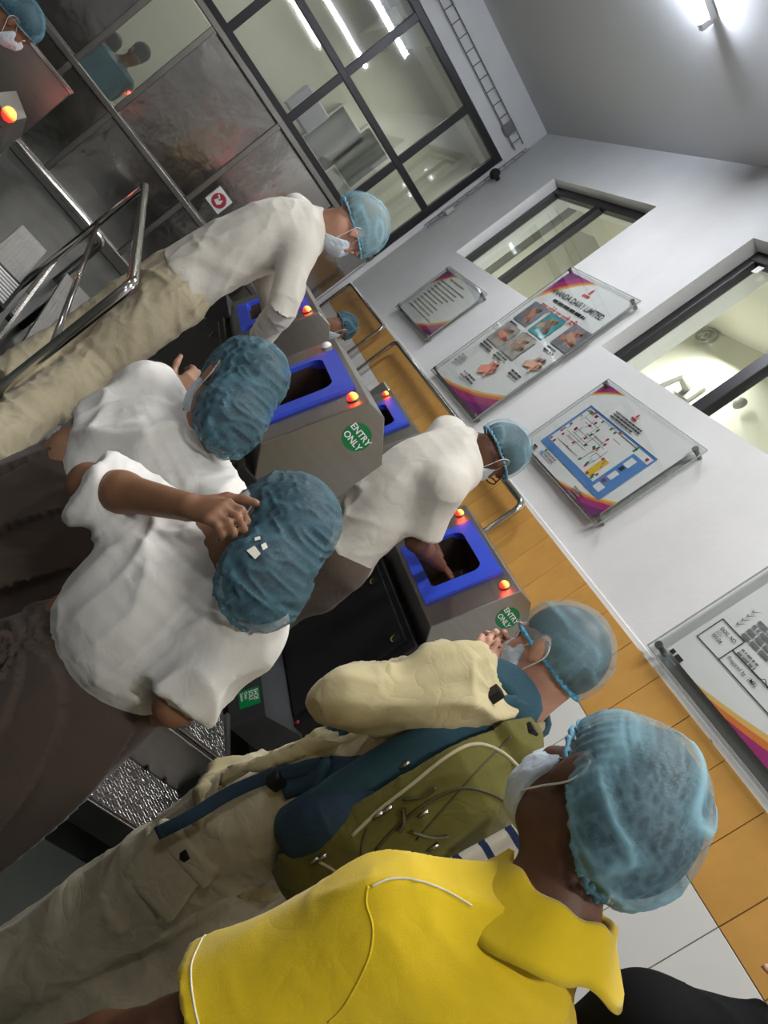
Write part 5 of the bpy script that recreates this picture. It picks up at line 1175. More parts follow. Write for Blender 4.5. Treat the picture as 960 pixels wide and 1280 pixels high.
# ---- the man reaching into the right console
def short_sleeve_man():
    H = Head(P(619, 567, 2.97), facing(-48, 48), head_up(-48, 48, 0), 0.98)
    neck = P(592, 562, 3.0); pel = P(418, 690, 3.02); B_ = Body(pel, neck, facing(-52), H, sw=0.18, bend=0.05, k=1.0)
    shr, shl = P(556, 606, 2.84), P(560, 545, 3.14); B_.shl, B_.shr = shl, shr
    er, wr = P(520, 676, 2.95), P(550, 706, 3.17); el, wl = shl+np.array([0.08, -0.02, -0.26]), shl+np.array([0.30, -0.10, -0.30])
    check('M2', u=(shr, er), f=(er, wr), torso=(pel, neck), neck=(neck, H.c))
    t = person('person in an off white short sleeved shirt bending over the right console', (pel[0], pel[1], 0.36))
    hipl, hipr = pel-B_.r*0.09, pel+B_.r*0.09; al, ar = [np.array([h[0]-0.05, h[1]+0.02, 0.445]) for h in (hipl, hipr)]; kl, kr = (hipl+al)/2+B_.f*0.03, (hipr+ar)/2+B_.f*0.03
    pr = head_prims(H)+B_.neckp()+[B_.torso(-0.01)]+B_.yoke(-0.01)+B_.arm(shr, er, wr)+B_.arm(shl, el, wl)+hand_prims(wr, P(566, 718, 3.30)-wr, (0.3, 0, -1), 0.95, 0.5, side=-1)+hand_prims(wl, wl-el, (0, 0, -1), 0.95, 0.5, side=1)+B_.leg(hipl, kl, al)+B_.leg(hipr, kr, ar)
    soft('body', Shape(pr, 0.03), 0.0065, SKIN['dark'], t)
    sl = lambda a, b, t1: Loft([a, a+(b-a)*0.4, a+(b-a)*t1], [0.074, 0.076, 0.080], [0.074, 0.076, 0.080], B_.f, (False, True), k=0.05)
    sh = Shape([Loft([B_.at(q) for q in (-0.02, 0.2, 0.45, 0.72, 0.92, 1.02)], [0.182, 0.175, 0.180, 0.182, 0.145, 0.068], [0.145, 0.132, 0.135, 0.135, 0.105, 0.062], B_.r, (True, True), k=0.06),
                Cone(B_.at(0.95), shl, 0.066, 0.070, 0.06), Cone(B_.at(0.95), shr, 0.066, 0.070, 0.06), sl(shr, er, 0.80), sl(shl, el, 0.80)], 0.05)
    v, f = sh.mesh(0.008); v = wrinkle(v, f, [(B_.up+B_.f*0.8, 1.8, 11, 0.008), (B_.f*0.7+B_.up*0.7, 2, 15, 0.018, 4, B_.at(0.10), 0.42), (N3(er-shr)+B_.f*0.3, 2, 14, 0.010, 8, shr+(er-shr)*0.6, 0.25)])
    link_mesh('shirt', v, f, M_white2, parent=t, smooth=True)
    soft('trousers', Shape([Loft([B_.at(0.06), B_.at(-0.2)], [0.165, 0.16], [0.125, 0.115], B_.r)]+B_.leg(hipl, kl, al, 0.022)+B_.leg(hipr, kr, ar, 0.022), 0.04), 0.010, M_brown, t, [((0, 0, 1), 4, 16, 0.010)])
    link_mesh('belt', *tube([B_.at(-0.01)+B_.r*0.178*math.cos(a)+B_.f*0.140*math.sin(a) for a in np.linspace(0, 2*PI, 36, endpoint=False)], 0.016, 6, closed=True, fa=0.3, ref=B_.up), M_belt, parent=t, smooth=True)
    for a in (al, ar): shoe(a, B_.f, t)
    hairnet(H, t, M_netblue, M_rim, [((0, -0.016, 0.040), (0.094, 0.118, 0.106)), ((0, -0.07, 0.0), (0.080, 0.065, 0.078))], rim=((0, 0.085, 0.060), (0, -0.12, -0.080)), h=0.005, pleat=0.003, gather_dir=(0, 1, 0.4), gain=0.45)
    mask_part(H, t, drop=0.004); eyes(H, t)
    g = bpy.data.objects.new('spectacles', None)
    fr = []
    for sg in (-1, 1):
        fr.append(tube([H.w(sg*0.032+0.024*math.cos(a), 0.106, 0.008+0.019*math.sin(a)) for a in np.linspace(0, 2*PI, 20, endpoint=False)], 0.0028, 6, closed=True))
        fr.append(tube([H.w(sg*0.056, 0.104, 0.012), H.w(sg*0.076, 0.06, 0.014), H.w(sg*0.083, -0.01, 0.012)], 0.0026, 6))
    fr.append(tube([H.w(-0.009, 0.107, 0.010), H.w(0.009, 0.107, 0.010)], 0.0026, 6))
    link_mesh('spectacles', *join(*fr), M_frame, parent=t, smooth=True)
short_sleeve_man()

# ---- the man in the long sleeved top at the far console
def long_sleeve_man():
    H = Head(P(442, 287, 3.12), facing(-50, 52), head_up(-50, 52, 0), 1.0)
    neck = P(398, 284, 3.15); pel = P(215, 362, 3.12); B_ = Body(pel, neck, facing(-48), H, sw=0.18, bend=0.05, k=1.0)
    shr, shl = P(374, 312, 3.02), P(372, 268, 3.32); B_.shl, B_.shr = shl, shr
    er, wr = P(352, 385, 2.98), P(322, 425, 3.12); el, wl = shl+np.array([0.12, -0.03, -0.26]), shl+np.array([0.32, 0.02, -0.38])
    check('M1', u=(shr, er), f=(er, wr), torso=(pel, neck), neck=(neck, H.c))
    t = person('person in a long sleeved cream top and khaki trousers leaning over the far console', (pel[0], pel[1], 0.36))
    hipl, hipr = pel-B_.r*0.09, pel+B_.r*0.09; al, ar = PZ(-8, 488, 0.45), PZ(-45, 575, 0.45); kl, kr = P(105, 418, 3.12), P(105, 468, 2.95)
    check('M1leg', th=(hipr, kr), sh=(kr, ar), thl=(hipl, kl), shl=(kl, al))
    pr = head_prims(H)+B_.neckp()+[B_.torso(-0.01)]+B_.yoke(-0.01)+B_.arm(shr, er, wr)+B_.arm(shl, el, wl)+hand_prims(wr, P(312, 440, 3.16)-wr, (0.3, 0, -1), 0.95, 0.5, side=-1)+hand_prims(wl, wl-el, (0, 0, -1), 0.95, 0.5, side=1)+B_.leg(hipl, kl, al)+B_.leg(hipr, kr, ar)
    soft('body', Shape(pr, 0.03), 0.0065, SKIN['fair'], t)
    def sl(a, e, w_): return [Loft([a, a+(e-a)*0.5, e, e+(w_-e)*0.5, e+(w_-e)*0.96], [0.070, 0.064, 0.056, 0.050, 0.044], [0.070, 0.064, 0.056, 0.050, 0.044], B_.f, (False, True), k=0.045)]
    sh = Shape([Loft([B_.at(q) for q in (0.10, 0.25, 0.5, 0.75, 0.92, 1.0)], [0.168, 0.165, 0.172, 0.180, 0.140, 0.066], [0.128, 0.122, 0.128, 0.132, 0.102, 0.060], B_.r, (True, True), k=0.06),
                Cone(B_.at(0.95), shl, 0.064, 0.066, 0.06), Cone(B_.at(0.95), shr, 0.064, 0.066, 0.06)]+sl(shr, er, wr)+sl(shl, el, wl), 0.045)
    v, f = sh.mesh(0.0075); v = wrinkle(v, f, [(B_.up-B_.f*1.0, 2.0, 12, 0.012), (B_.f*0.8+B_.up*0.6, 2.5, 16, 0.014, 5, B_.at(0.25), 0.40), (np.cross(er-wr, B_.up), 3, 32, 0.009, 9, wr, 0.28)])
    link_mesh('long_sleeved_top', v, f, M_white2, parent=t, smooth=True)
    def lg(h, k_, a, w0=1.0): return Loft([h, h+(k_-h)*0.5, k_, k_+(a-k_)*0.5, a+np.array([0, 0, 0.02])], np.array([0.115, 0.108, 0.092, 0.088, 0.085])*w0, np.array([0.118, 0.108, 0.092, 0.088, 0.085])*w0, B_.r, (False, True), k=0.05)
    tr = Shape([Loft([B_.at(0.17), B_.at(0.0), B_.at(-0.12)], [0.148, 0.165, 0.15], [0.112, 0.128, 0.12], B_.r, (True, False)), lg(hipl, kl, al), lg(hipr, kr, ar)], 0.05)
    v, f = tr.mesh(0.009); v = wrinkle(v, f, [((0.2, 0, 1), 2.5, 12, 0.014), (B_.r+np.array([0, 0, 0.4]), 3, 16, 0.012, 3), (B_.f+np.array([0, 0, -0.5]), 4, 24, 0.008, 7)])
    link_mesh('trousers', v, f, M_khaki3, parent=t, smooth=True)
    soft('pocket_opening', Shape([Ell(hit_from(tr, B_.at(0.05), N3(B_.r*0.7+B_.f)), (0.025, 0.045, 0.012), [np.cross(B_.up, N3(B_.r*0.7+B_.f)), B_.up, N3(B_.r*0.7+B_.f)])], 0.01), 0.006, M_hole, t)
    for a in (al, ar): shoe(a, B_.f, t, mat('dark_trainer', (0.02, 0.025, 0.035), 0.6))
    hairnet(H, t, M_netpale, mat('hairnet_elastic_pale', (0.22, 0.50, 0.66), 0.6), [((0, -0.020, 0.038), (0.094, 0.120, 0.108)), ((0, -0.085, -0.01), (0.076, 0.060, 0.074))], rim=((0, 0.090, 0.050), (0, -0.115, -0.085)), h=0.005, pleat=0.003, gather_dir=(0, 1, 0.4), gain=0.6, hair_m=M_hairb)
    mask_part(H, t); eyes(H, t)
long_sleeve_man()

# ---- the hiker with the rucksack
CLOTH = []
def hiker():
    H = Head(P(690, 820, 1.72), facing(47, 30), head_up(47, 30, -4), 1.0)
    neck = P(640, 884, 1.72); pel = P(350, 1022, 1.76); B_ = Body(pel, neck, facing(58), H, sw=0.19, bend=0.02, k=1.0)
    shl, shr = P(568, 860, 1.58), P(610, 905, 1.86); B_.shl, B_.shr = shl, shr
    el, wl = P(440, 870, 1.52), P(588, 856, 1.72); er, wr = shr+np.array([-0.14, 0.12, -0.22]), P(598, 850, 1.80)
    check('B', u=(shl, el), f=(el, wl), torso=(pel, neck), neck=(neck, H.c), sh=(shl, shr))
    t = person('person in pale khaki hiking clothes lifting a hand to the face mask', (pel[0], pel[1], 0))
    hipl, hipr = pel-B_.r*0.09, pel+B_.r*0.09; al, ar = PZ(-28, 1243, 0.10), PZ(30, 1330, 0.10); kl, kr = P(158, 1122, 1.72), P(196, 1188, 1.80)
    check('Bleg', th=(hipl, kl), sh=(kl, al), thr=(hipr, kr), shr=(kr, ar)); print('B ank', al, ar, kl, kr, hipl)
    pr = head_prims(H)+B_.neckp()+[B_.torso(-0.01)]+B_.yoke(-0.01)+B_.arm(shl, el, wl)+B_.arm(shr, er, wr)+hand_prims(wl, P(606, 822, 1.73)-wl, facing(-20, 30), 0.9, 0.8, side=-1, thumb=0.9)+hand_prims(wr, P(612, 822, 1.80)-wr, facing(160), 0.9, 0.8, side=1)+B_.leg(hipl, kl, al)+B_.leg(hipr, kr, ar)
    soft('body', Shape(pr, 0.03), 0.006, SKIN['fair'], t)
    def sl(a, e, w_): return [Cone(a, e, 0.060, 0.062, 0.08), Loft([e, e+(w_-e)*0.25, e+(w_-e)*0.5], [0.058, 0.058, 0.054], [0.058, 0.058, 0.054], B_.f, (False, True), k=0.04)]
    sh = Shape([Loft([B_.at(q) for q in (-0.16, 0.1, 0.3, 0.5, 0.75, 0.92, 1.02)], [0.190, 0.185, 0.185, 0.190, 0.190, 0.145, 0.068], [0.140, 0.135, 0.138, 0.145, 0.145, 0.105, 0.062], B_.r, (True, True), k=0.06),
                Cone(B_.at(0.95), shl, 0.066, 0.072, 0.06), Cone(B_.at(0.95), shr, 0.066, 0.070, 0.06)]+sl(shl, el, wl)+sl(shr, er, wr), 0.05)
    v, f = sh.mesh(0.007); v = wrinkle(v, f, [(N3(el-shl)+B_.up*0.3, 2.0, 10, 0.036), (B_.up-B_.r*0.8, 2.5, 14, 0.014, 4), (N3(el-shl)-B_.up*0.4, 2.2, 20, 0.018, 17), (np.cross(el-shl, (0, 0, 1)), 3, 16, 0.022, 8, el, 0.22)])
    CLOTH.append((v, f)); link_mesh('khaki_shirt', v, f, M_khaki2, parent=t, smooth=True)
    # open shirt front hanging forward
    fl_ = [P(285, 968, 1.62), P(330, 948, 1.60), P(390, 928, 1.58), P(450, 916, 1.58)]
    top_ = np.array(fl_); v = []; f = []
    for i, p in enumerate(smooth_path(top_, 6)):
        s_ = i/18; dwn = N3(np.array([-0.15, 0.2, -1.0])); w0 = 0.03+0.05*s_
        for k in range(6): v.append(p+dwn*w0*k/5+B_.f*0.012*math.sin(i*0.7+k)+B_.f*-0.015*k/5)
        if i:
            for k in range(5): a = 6*i+k; f.append([a-6, a, a+1, a-5])
    o = link_mesh('shirt_front', v, f, M_khaki2, parent=t, smooth=True); sm = o.modifiers.new('s', 'SOLIDIFY'); sm.thickness = 0.006
    # collar
    cu = N3(H.w(0, -0.02, -0.06)-neck)+np.array([0, 0, 0.5]); cu = N3(cu); cf = N3(B_.f-cu*(B_.f@cu)); cr = np.cross(cf, cu); rows = []
    prof = [(0.058, 0.045), (0.064, 0.053), (0.071, 0.048), (0.092, 0.000), (0.090, -0.008), (0.068, 0.016)]
    for q in np.linspace(-160, 160, 36):
        q_ = math.radians(q); sd = abs(math.sin(q_)); fr = max(0, -math.cos(q_)); rows.append([neck+cu*(hh-0.03*sd-0.04*fr-0.004)+(-cf*math.cos(q_)+cr*math.sin(q_))*(rr+0.014*sd) for rr, hh in prof])
    m_ = len(prof); v = [p for r_ in rows for p in r_]; f = []
    for i in range(len(rows)-1):
        for k in range(m_): f.append([i*m_+k, i*m_+(k+1) % m_, (i+1)*m_+(k+1) % m_, (i+1)*m_+k])
    link_mesh('collar', v, f, M_khaki2, parent=t, smooth=True)
    def lg(h, k_, a): return Loft([h, h+(k_-h)*0.5, k_, k_+(a-k_)*0.5, a+np.array([0, 0, 0.02])], [0.118, 0.112, 0.098, 0.092, 0.085], [0.120, 0.112, 0.098, 0.092, 0.085], B_.r, (False, True), k=0.05)
    tr = Shape([Loft([B_.at(0.16), B_.at(0.0), B_.at(-0.1)], [0.155, 0.17, 0.155], [0.118, 0.132, 0.12], B_.r, (True, False)), lg(hipl, kl, al), lg(hipr, kr, ar)], 0.05)
    v, f = tr.mesh(0.008); v = wrinkle(v, f, [((0.1, 0, 1), 2.5, 12, 0.014), (B_.r*0.6+np.array([0, 0, 0.6])+B_.f, 3, 15, 0.014, 3), (B_.f+B_.r*0.3, 4, 22, 0.009, 7)])
    CLOTH.append((v, f)); link_mesh('trousers', v, f, M_khaki, parent=t, smooth=True)
    # cargo pocket with flap
    pk = [hit(tr, *p) for p in ((215, 1042), (262, 1092), (200, 1132), (158, 1080))]
    if all(p is not None for p in pk):
        n_ = N3(np.cross(pk[1]-pk[0], pk[3]-pk[0])); n_ = n_ if n_@(CAM-pk[0]) > 0 else -n_; c_ = sum(pk)/4
        e1, e2 = N3(pk[1]-pk[0]), None; e2 = np.cross(n_, e1)
        soft('cargo_pocket', Shape([RBox(c_+n_*0.002, (0.075, 0.075, 0.016), 0.014, [e1, e2, n_])], 0.01), 0.006, M_khaki, t, [(e2, 4, 20, 0.004)])
        c2 = (pk[0]+pk[1])/2+n_*0.006
        soft('pocket_flap', Shape([RBox(c2, (0.072, 0.026, 0.015), 0.01, [e1, e2, n_])], 0.01), 0.005, M_khaki, t)
        link_mesh('pocket_tab', *bbox(c2+n_*0.016-np.array([0.008]*3), c2+n_*0.016+np.array([0.008]*3), 0.002), M_hole, parent=t)
    for a in (al, ar): shoe(np.array([a[0], a[1], 0.085]), B_.f, t, mat('hiking_boot', (0.12, 0.09, 0.06), 0.7))
    hairnet(H, t, M_netblue, mat('hairnet_elastic_bright', (0.10, 0.42, 0.68), 0.6), [((0, -0.018, 0.036), (0.088, 0.112, 0.098)), ((0, -0.06, 0.0), (0.076, 0.058, 0.07))], rim=((0, 0.095, 0.036), (0, -0.118, -0.078)), h=0.0045, pleat=0.003, gather_dir=(0, 1, 0.4), gain=0.5, ruff=0.005, hair_m=mat('grey_brown_hair', (0.05, 0.04, 0.035), 0.5))
    mask_part(H, t, loops=True); eyes(H, t)
    return B_, sh, tr, t
HB, HSH, HTR, HT = hiker()

# ---- the rucksack on the hiker's back
def rucksack():
    M_olive = fabric('olive_ripstop', (0.115, 0.105, 0.022), 0.06, weave=900, wb=0.1, crease=0.35, cscale=10, sheen=0.1)
    M_navy = fabric('navy_ripstop', (0.022, 0.045, 0.075), 0.06, weave=900, wb=0.1, crease=0.3, cscale=12, sheen=0.05)
    M_teal = fabric('dark_teal_cloth', (0.028, 0.075, 0.105), 0.06, weave=900, wb=0.1, crease=0.3, cscale=12, sheen=0.05)
    M_zip = mat('pale_zip_tape', (0.42, 0.38, 0.24), 0.7); M_zd = mat('dark_olive_zip', (0.05, 0.045, 0.012), 0.6); M_pull = mat('metal_zip_pull', (0.5, 0.5, 0.48), 0.3, metal=1.0)
    B_ = HB; r, f, u = B_.r, B_.f, B_.up
    bot, top = P(424, 1056, 1.60), P(618, 938, 1.60)
    ax = N3(top-bot); lat = N3(r-ax*(r@ax)); bk = np.cross(lat, ax); bk = bk if bk@f < 0 else -bk
    c = lambda t_, l=0.0, b=0.0: bot+(top-bot)*t_+lat*l+bk*b
    t = thing('rucksack', bot-ax*0.06, 'olive and navy rucksack with pale zips worn on a back', 'rucksack')
    main = Shape([Loft([c(-0.10), c(0.15), c(0.5), c(0.85), c(1.06)], [0.135, 0.160, 0.165, 0.152, 0.10], [0.105, 0.136, 0.148, 0.138, 0.08], lat, pw=2.6)], 0.04)
    main.cuts = [(c(0, 0, -0.012), -bk)]
    v, fa = main.mesh(0.0065); v = wrinkle(v, fa, [(lat, 3, 14, 0.007), (ax+lat*0.5, 3, 12, 0.007, 4)])
    PARTS = [(v, fa)]; link_mesh('main_compartment', v, fa, M_olive, parent=t, smooth=True)
    side = Shape([Loft([c(-0.12, 0, -0.055), c(0.15, 0, -0.05), c(0.5, 0, -0.05), c(0.85, 0, -0.05), c(1.0, 0, -0.045)], [0.130, 0.156, 0.158, 0.142, 0.10], [0.058, 0.062, 0.062, 0.06, 0.04], lat, pw=2.6)], 0.03)
    v, fa = side.mesh(0.0065); v = wrinkle(v, fa, [(ax, 3, 16, 0.005)]); PARTS.append((v, fa)); link_mesh('back_panel', v, fa, M_teal, parent=t, smooth=True)
    pocket = Shape([Loft([c(-0.08, 0, 0.10), c(0.15, 0, 0.115), c(0.42, 0, 0.118), c(0.66, 0, 0.098)], [0.108, 0.122, 0.115, 0.07], [0.050, 0.062, 0.058, 0.030], lat, pw=2.5)], 0.03)
    v, fa = pocket.mesh(0.006); v = wrinkle(v, fa, [(ax+lat*0.3, 3, 16, 0.005, 3)]); PARTS.append((v, fa)); link_mesh('front_pocket', v, fa, M_olive, parent=t, smooth=True)
    sp = Shape([Loft([c(-0.1, -0.12, -0.03), c(0.1, -0.135, -0.02), c(0.34, -0.128, -0.015)], [0.05, 0.055, 0.040], [0.035, 0.038, 0.026], bk)], 0.02)
    v, fa = sp.mesh(0.006); link_mesh('side_pocket', v, fa, M_navy, parent=t, smooth=True)
    SKP = Skin(*PARTS)
    def zipper(nm, pix, rad, m): 
        p = SKP.path(pix, 0.0005)
        return link_mesh(nm, *tube(p, rad*0.8, 8), m, parent=t, smooth=True)
    zipper('main_zip', [(440, 1045), (475, 1012), (512, 983), (560, 945), (595, 930), (630, 942), (660, 972)], 0.0048, M_zip)
    zipper('pocket_zip', [(470, 1062), (500, 1030), (540, 1000), (580, 985), (620, 995), (645, 1015)], 0.004, M_zd)
    zipper('lower_zip', [(395, 1075), (420, 1090), (435, 1105)], 0.004, M_zip)
    zipper('seam', [(455, 1090), (452, 1060), (460, 1035)], 0.003, M_zd); zipper('seam', [(640, 920), (600, 960), (560, 1005), (520, 1050)], 0.0025, M_zd)
    for px, py in ((478, 1015), (490, 1008), (535, 1013), (398, 1072), (408, 1068), (512, 952), (570, 905), (548, 1055)):
        q = SKP.hit(px, py)
        if q is None: continue
        n_ = N3(CAM-q); link_mesh('zip_pull', *tube([q+n_*0.006, q+n_*0.009+N3(-ax+lat*0.3)*0.024], [0.0045, 0.0035], 6), M_pull, parent=t, smooth=True)
    for a, b in (((505, 1000), (545, 985)), ((500, 1040), (505, 1010)), ((515, 1040), (560, 1045))):
        p = SKP.path([a, ((a[0]+b[0])/2+3, (a[1]+b[1])/2+4), b], 0.004)
        link_mesh('webbing_loop', *tube(p, 0.008, 8, flat=0.3), M_zd, parent=t, smooth=True)
    # shoulder straps, hip belt, haul loop
    for sgn, sh_ in ((-1, B_.shl), (1, B_.shr)):
        inn = B_.at(0.90)+r*sgn*0.105
        pts = [c(0.92, sgn*0.07, -0.10), inn-f*0.05+np.array([0, 0, 0.085]), inn+f*0.05+np.array([0, 0, 0.070]), inn+f*0.135+u*-0.10, inn+f*0.12+u*-0.24+r*sgn*0.03, B_.at(0.30)+r*sgn*0.17+f*0.03, c(0.16, sgn*0.13, -0.10)]
        pth = smooth_path(pts, 6); sp0 = [B_.at(np.clip((q-B_.pel)@u/B_.len, 0, 0.95)) for q in pth]
        link_mesh('shoulder_strap', *ribbon(pth, [q-s_ for q, s_ in zip(pth, sp0)], 0.036, 0.010), M_teal, parent=t, smooth=True)
    CL = Skin(*CLOTH)
    hp = CL.path([(482, 978), (450, 972), (418, 968), (386, 970), (352, 982)], 0.010); hn = [N3(q-B_.at(0.1)) for q in hp]
    link_mesh('hip_belt', *ribbon(hp, hn, np.linspace(0.050, 0.030, len(hp)), 0.014), M_navy, parent=t, smooth=True)
    tail = [P(400, 958, 1.57), P(345, 968, 1.565), P(290, 990, 1.56), P(240, 1020, 1.555), P(196, 1042, 1.55)]; tl_ = smooth_path(tail, 6)
    link_mesh('belt_tail', *ribbon(tl_, [-MB[2]]*len(tl_), 0.014, 0.003), M_navy, parent=t, smooth=True)
    link_mesh('belt_buckle', *bbox(P(345, 975, 1.565)-0.016, P(345, 975, 1.565)+0.016, 0.004), M_frame, parent=t)
    hl = [c(1.0, -0.03, -0.09), c(1.08, -0.025, -0.10), c(1.12, 0.0, -0.10), c(1.08, 0.025, -0.10), c(1.0, 0.03, -0.09)]
    link_mesh('haul_loop', *tube(smooth_path(hl, 5), 0.009, 8, flat=0.35), M_zip, parent=t, smooth=True)
    for px, py in ((618, 868), (660, 915)):
        q = P(px, py, 1.545); link_mesh('strap_buckle', *bbox(q-np.array([0.012, 0.012, 0.016]), q+np.array([0.012, 0.012, 0.016]), 0.003), M_frame, parent=t)
rucksack()
sticker_on_cap(CAP1, s1, mat('torn_white_tape', (0.75, 0.72, 0.62), 0.5))
# ---- simple standing figure used for the people only partly in view
def bystander(lab, head, hl, hd, neck, tf, floor, skin, top_m, leg_m, hk=1.0, armf=(0.10, 0.16), cap=None, mask=True, hgt=None, sleeve=0.55, hair_m=None, cuts=None, h=0.009, sw=0.18, group=None):
    H = Head(head, facing(hl, hd), head_up(hl, hd), hk)
    k = hk; pel = np.array([neck[0], neck[1], floor+(neck[2]-floor)*0.62])-facing(tf)*0.06; B_ = Body(pel, neck, facing(tf), H, sw=sw, bend=0.03, k=k)
    t = person(lab, (pel[0], pel[1], floor), group)
    el = [s_+np.array([0, 0, -0.25*k])+B_.f*armf[0]*0.6 for s_ in (B_.shl, B_.shr)]; wr = [e+B_.f*0.2*k+np.array([0, 0, -0.08]) for e in el]
    hip = [pel-B_.r*0.085*k, pel+B_.r*0.085*k]; an = [np.array([q[0], q[1], floor+0.085]) for q in hip]; kn = [(a+b)/2+B_.f*0.02 for a, b in zip(hip, an)]
    pr = head_prims(H)+B_.neckp()+[B_.torso(-0.01)]+B_.yoke(-0.01)
    for i, s_ in ((0, B_.shl), (1, B_.shr)): pr += B_.arm(s_, el[i], wr[i])+hand_prims(wr[i], wr[i]-el[i], (0, 0, -1), 0.92*k, 0.5, side=(1, -1)[i])+B_.leg(hip[i], kn[i], an[i])
    soft('body', Shape(pr, 0.03), h, SKIN[skin], t)
    def sl(a, e): return Loft([a, a+(e-a)*0.5, a+(e-a)*(sleeve*1.5)], [0.068*k, 0.066*k, 0.068*k], [0.068*k, 0.066*k, 0.068*k], B_.f, (False, True), k=0.05)
    sh = Shape([Loft([B_.at(q) for q in (-0.1, 0.2, 0.5, 0.75, 0.92, 1.02)], np.array([0.18, 0.168, 0.172, 0.175, 0.14, 0.064])*k, np.array([0.135, 0.122, 0.126, 0.128, 0.10, 0.060])*k, B_.r, (True, True), k=0.06), Cone(B_.at(0.95), B_.shl, 0.064*k, 0.066*k, 0.06), Cone(B_.at(0.95), B_.shr, 0.064*k, 0.066*k, 0.06), sl(B_.shl, el[0]), sl(B_.shr, el[1])], 0.05)
    soft('shirt', sh, h, top_m, t, [(B_.up+B_.r*0.5, 2.5, 12, 0.012)])
    soft('trousers', Shape([Loft([B_.at(0.05), B_.at(-0.2)], [0.165*k, 0.16*k], [0.12*k, 0.115*k], B_.r)]+B_.leg(hip[0], kn[0], an[0], 0.02)+B_.leg(hip[1], kn[1], an[1], 0.02), 0.04), h*1.2, leg_m, t)
    for a in an: shoe(a, B_.f, t, k=0.92*k)
    if cap: hairnet(H, t, cap, M_rimt, [((0, -0.016, 0.036), (0.090, 0.114, 0.098)), ((0, -0.07, -0.01), (0.076, 0.055, 0.07))], rim=((0, 0.088, 0.054), (0, -0.115, -0.072)), h=0.006, pleat=0.004, gather_dir=(0.2, 0.1, 1), gain=0.9)
    elif hair_m: soft('hair', Shape([Ell(H.w(0, -0.02, 0.038), np.array([0.083, 0.102, 0.092])*k, H.ax)], 0.02, cuts=[(H.w(0, 0.06, 0.05), N3(H.d(0, 0.75, -0.65)))]), 0.007, hair_m, t)
    if mask: mask_part(H, t)
    eyes(H, t); return t, H, B_, sh
hd = P(22, 28, 3.55)
bystander('person with a hairnet and mask in profile at the top left picture corner', hd, -55, 30, hd+np.array([-0.10, 0.03, -0.15]), -50, 0.0, 'brown', M_white1, M_brown, 0.9, cap=M_netteal)
hd = P(427, 409, 6.0)
bystander('person whose small hairnet shows behind the console with the black hole', hd, -40, 55, hd+np.array([-0.10, 0.02, -0.13]), -50, 0.0, 'brown', M_white1, M_brown, 0.95, cap=M_netteal, h=0.012)
hd = PY(172, 68, 9.0)
M_bluef = fabric('blue_work_shirt', (0.10, 0.20, 0.26), 0.06)
bystander('person with dark hair in a blue work shirt behind the low glass pane', hd, 60, 15, hd+np.array([-0.05, 0.0, -0.20]), 60, 0.0, 'brown', M_bluef, M_brown, 1.0, hair_m=M_hair, mask=False, h=0.012)
hd = PY(138, 55, 9.6)
bystander('person in a dark cap and blue work shirt farther behind the glass pane', hd, 30, 5, hd+np.array([-0.02, 0.02, -0.22]), 40, 0.0, 'brown', M_bluef, M_brown, 1.0, hair_m=M_hair, mask=False, h=0.012)
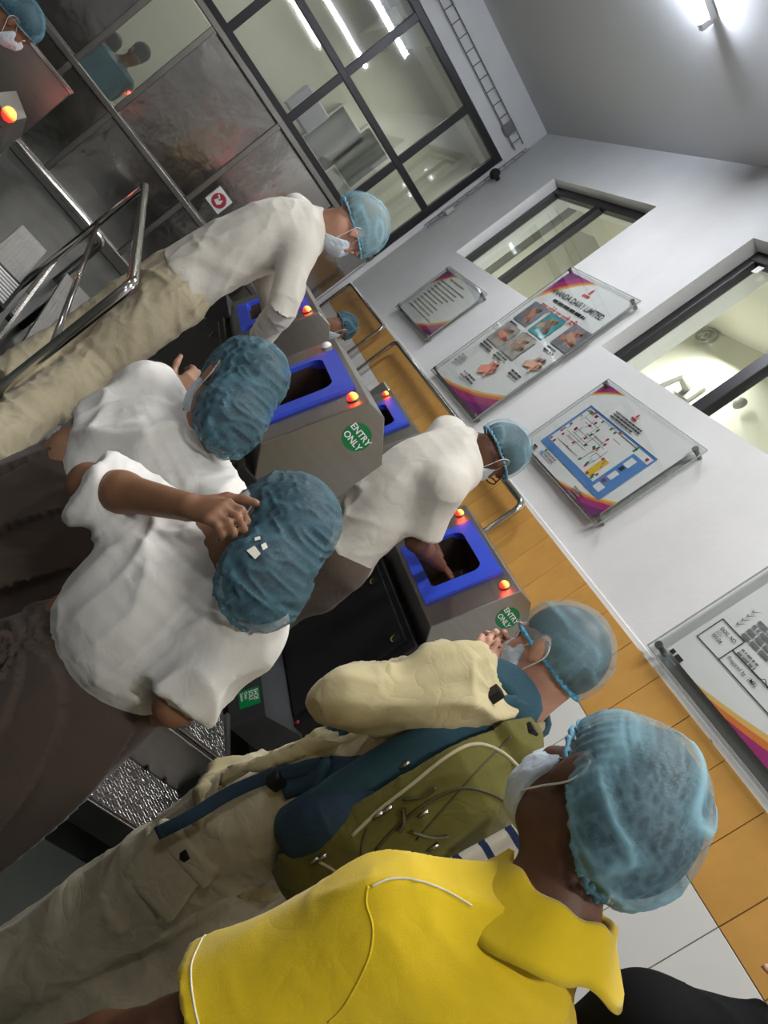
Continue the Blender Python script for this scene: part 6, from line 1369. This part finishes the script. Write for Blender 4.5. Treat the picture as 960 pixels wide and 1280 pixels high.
# the person in black whose shoulder and fingertip reach the bottom right corner
M_blk = fabric('black_cloth', (0.006, 0.006, 0.007), 0.1, crease=0.2, sheen=0.0, spec=0.1)
def black_person():
    neck = P(985, 1325, 1.12); shl = P(806, 1290, 1.10); H = Head(neck+np.array([0.03, 0.05, 0.20]), facing(10, 5), head_up(10, 5), 1.0)
    pel = neck+np.array([0.0, -0.02, -0.53]); B_ = Body(pel, neck, facing(5), H, sw=0.19); B_.shl = shl; shr = B_.shr
    el = shl+np.array([0.05, 0.02, -0.27]); wl = P(1112, 1266, 1.10)
    t = person('person in black clothing, only a shoulder showing at the bottom right corner', (pel[0], pel[1], 0)); er = shr+np.array([0.02, 0.02, -0.28]); wr = er+np.array([0.02, 0.15, -0.15])
    check('K', u=(shl, el), f=(el, wl))
    hip = [pel-B_.r*0.09, pel+B_.r*0.09]; an = [np.array([q[0], q[1], 0.085]) for q in hip]; kn = [(a+b)/2 for a, b in zip(hip, an)]
    pr = head_prims(H)+B_.neckp()+[B_.torso(-0.01)]+B_.yoke(-0.01)+B_.arm(shl, el, wl)+B_.arm(shr, er, wr)+hand_prims(wl, P(1062, 1254, 1.12)-wl, facing(90, 20), 0.95, 0.3, side=1)+hand_prims(wr, wr-er, (-1, 0, 0), 0.95, 0.5, side=-1)+B_.leg(hip[0], kn[0], an[0])+B_.leg(hip[1], kn[1], an[1])
    soft('body', Shape(pr, 0.03), 0.008, SKIN['fair'], t)
    sl = lambda a, e: Loft([a, a+(e-a)*0.5, a+(e-a)*0.8], [0.066, 0.068, 0.072], [0.066, 0.068, 0.072], B_.f, (False, True), k=0.05)
    soft('black_shirt', Shape([Loft([B_.at(q) for q in (-0.15, 0.2, 0.5, 0.75, 0.90, 1.0)], [0.18, 0.17, 0.175, 0.178, 0.14, 0.066], [0.135, 0.125, 0.128, 0.13, 0.10, 0.062], B_.r, (True, True), k=0.06), Cone(B_.at(0.93), shl, 0.062, 0.062, 0.06), Cone(B_.at(0.93), shr, 0.062, 0.062, 0.06), sl(shl, el), sl(shr, er)], 0.05), 0.009, M_blk, t, [(B_.up, 2.5, 12, 0.008)])
    soft('trousers', Shape([Loft([B_.at(0.05), B_.at(-0.2)], [0.165, 0.16], [0.12, 0.115], B_.r)]+B_.leg(hip[0], kn[0], an[0], 0.02)+B_.leg(hip[1], kn[1], an[1], 0.02), 0.04), 0.012, M_blk, t)
    for a in an: shoe(a, B_.f, t)
    soft('hair', Shape([Ell(H.w(0, -0.02, 0.038), (0.083, 0.102, 0.092), H.ax)], 0.02, cuts=[(H.w(0, 0.06, 0.05), N3(H.d(0, 0.75, -0.65)))]), 0.008, M_hair, t)
    eyes(H, t)
black_person()
# printed motif on a white tile at the lower right
o_ = PX(944, 1266, W-0.0105); M_rose = mat('rose_print', (0.45, 0.05, 0.10), 0.4)
sw_ = [tube([o_+np.array([0, -a*0.010*math.cos(a*4)+ox, a*0.011*math.sin(a*4)+oz]) for a in np.linspace(0.2, 1.6, 14)], 0.0022, 5, flat=0.4) for ox, oz in ((0, 0),)]
tile_motif = link_mesh('tile_motif', *join(*sw_), M_rose, parent=wr)
for ox, oz in ((0.03, -0.03), (0.045, -0.045), (0.062, -0.058), (-0.005, -0.035)): link_mesh('tile_motif', *disc(o_+np.array([0, ox, oz]), (-1, 0, 0), 0.003, 8, 0.0004), M_rose, parent=wr)
# striped cloth seen between the rucksack and the yellow shirt
c0 = P(628, 1082, 1.40); t_ = thing('striped_cloth', c0-np.array([0, 0, 0.14]), 'white cloth with navy stripes hanging below the rucksack', 'cloth')
v = []; f = []; fm = []
nx, nz = 14, 14; ex = N3(np.cross(MB[2], (0, 0, 1)))
for i in range(nx+1):
    for j in range(nz+1):
        v.append(c0+ex*(i/nx-0.45)*0.11+np.array([0, 0, -1])*(j/nz-0.35)*0.20+MB[2]*0.010*math.sin(i*1.1)+MB[2]*0.03*(j/nz))
for i in range(nx):
    for j in range(nz): a = i*(nz+1)+j; f.append([a, a+1, a+nz+2, a+nz+1]); fm.append(1 if j % 4 == 1 else 0)
o = link_mesh('cloth', v, f, None, parent=t_, smooth=True, mats=[M_white1, mat('navy_stripe', (0.02, 0.04, 0.14), 0.7)], fm=fm); sm = o.modifiers.new('s', 'SOLIDIFY'); sm.thickness = 0.004
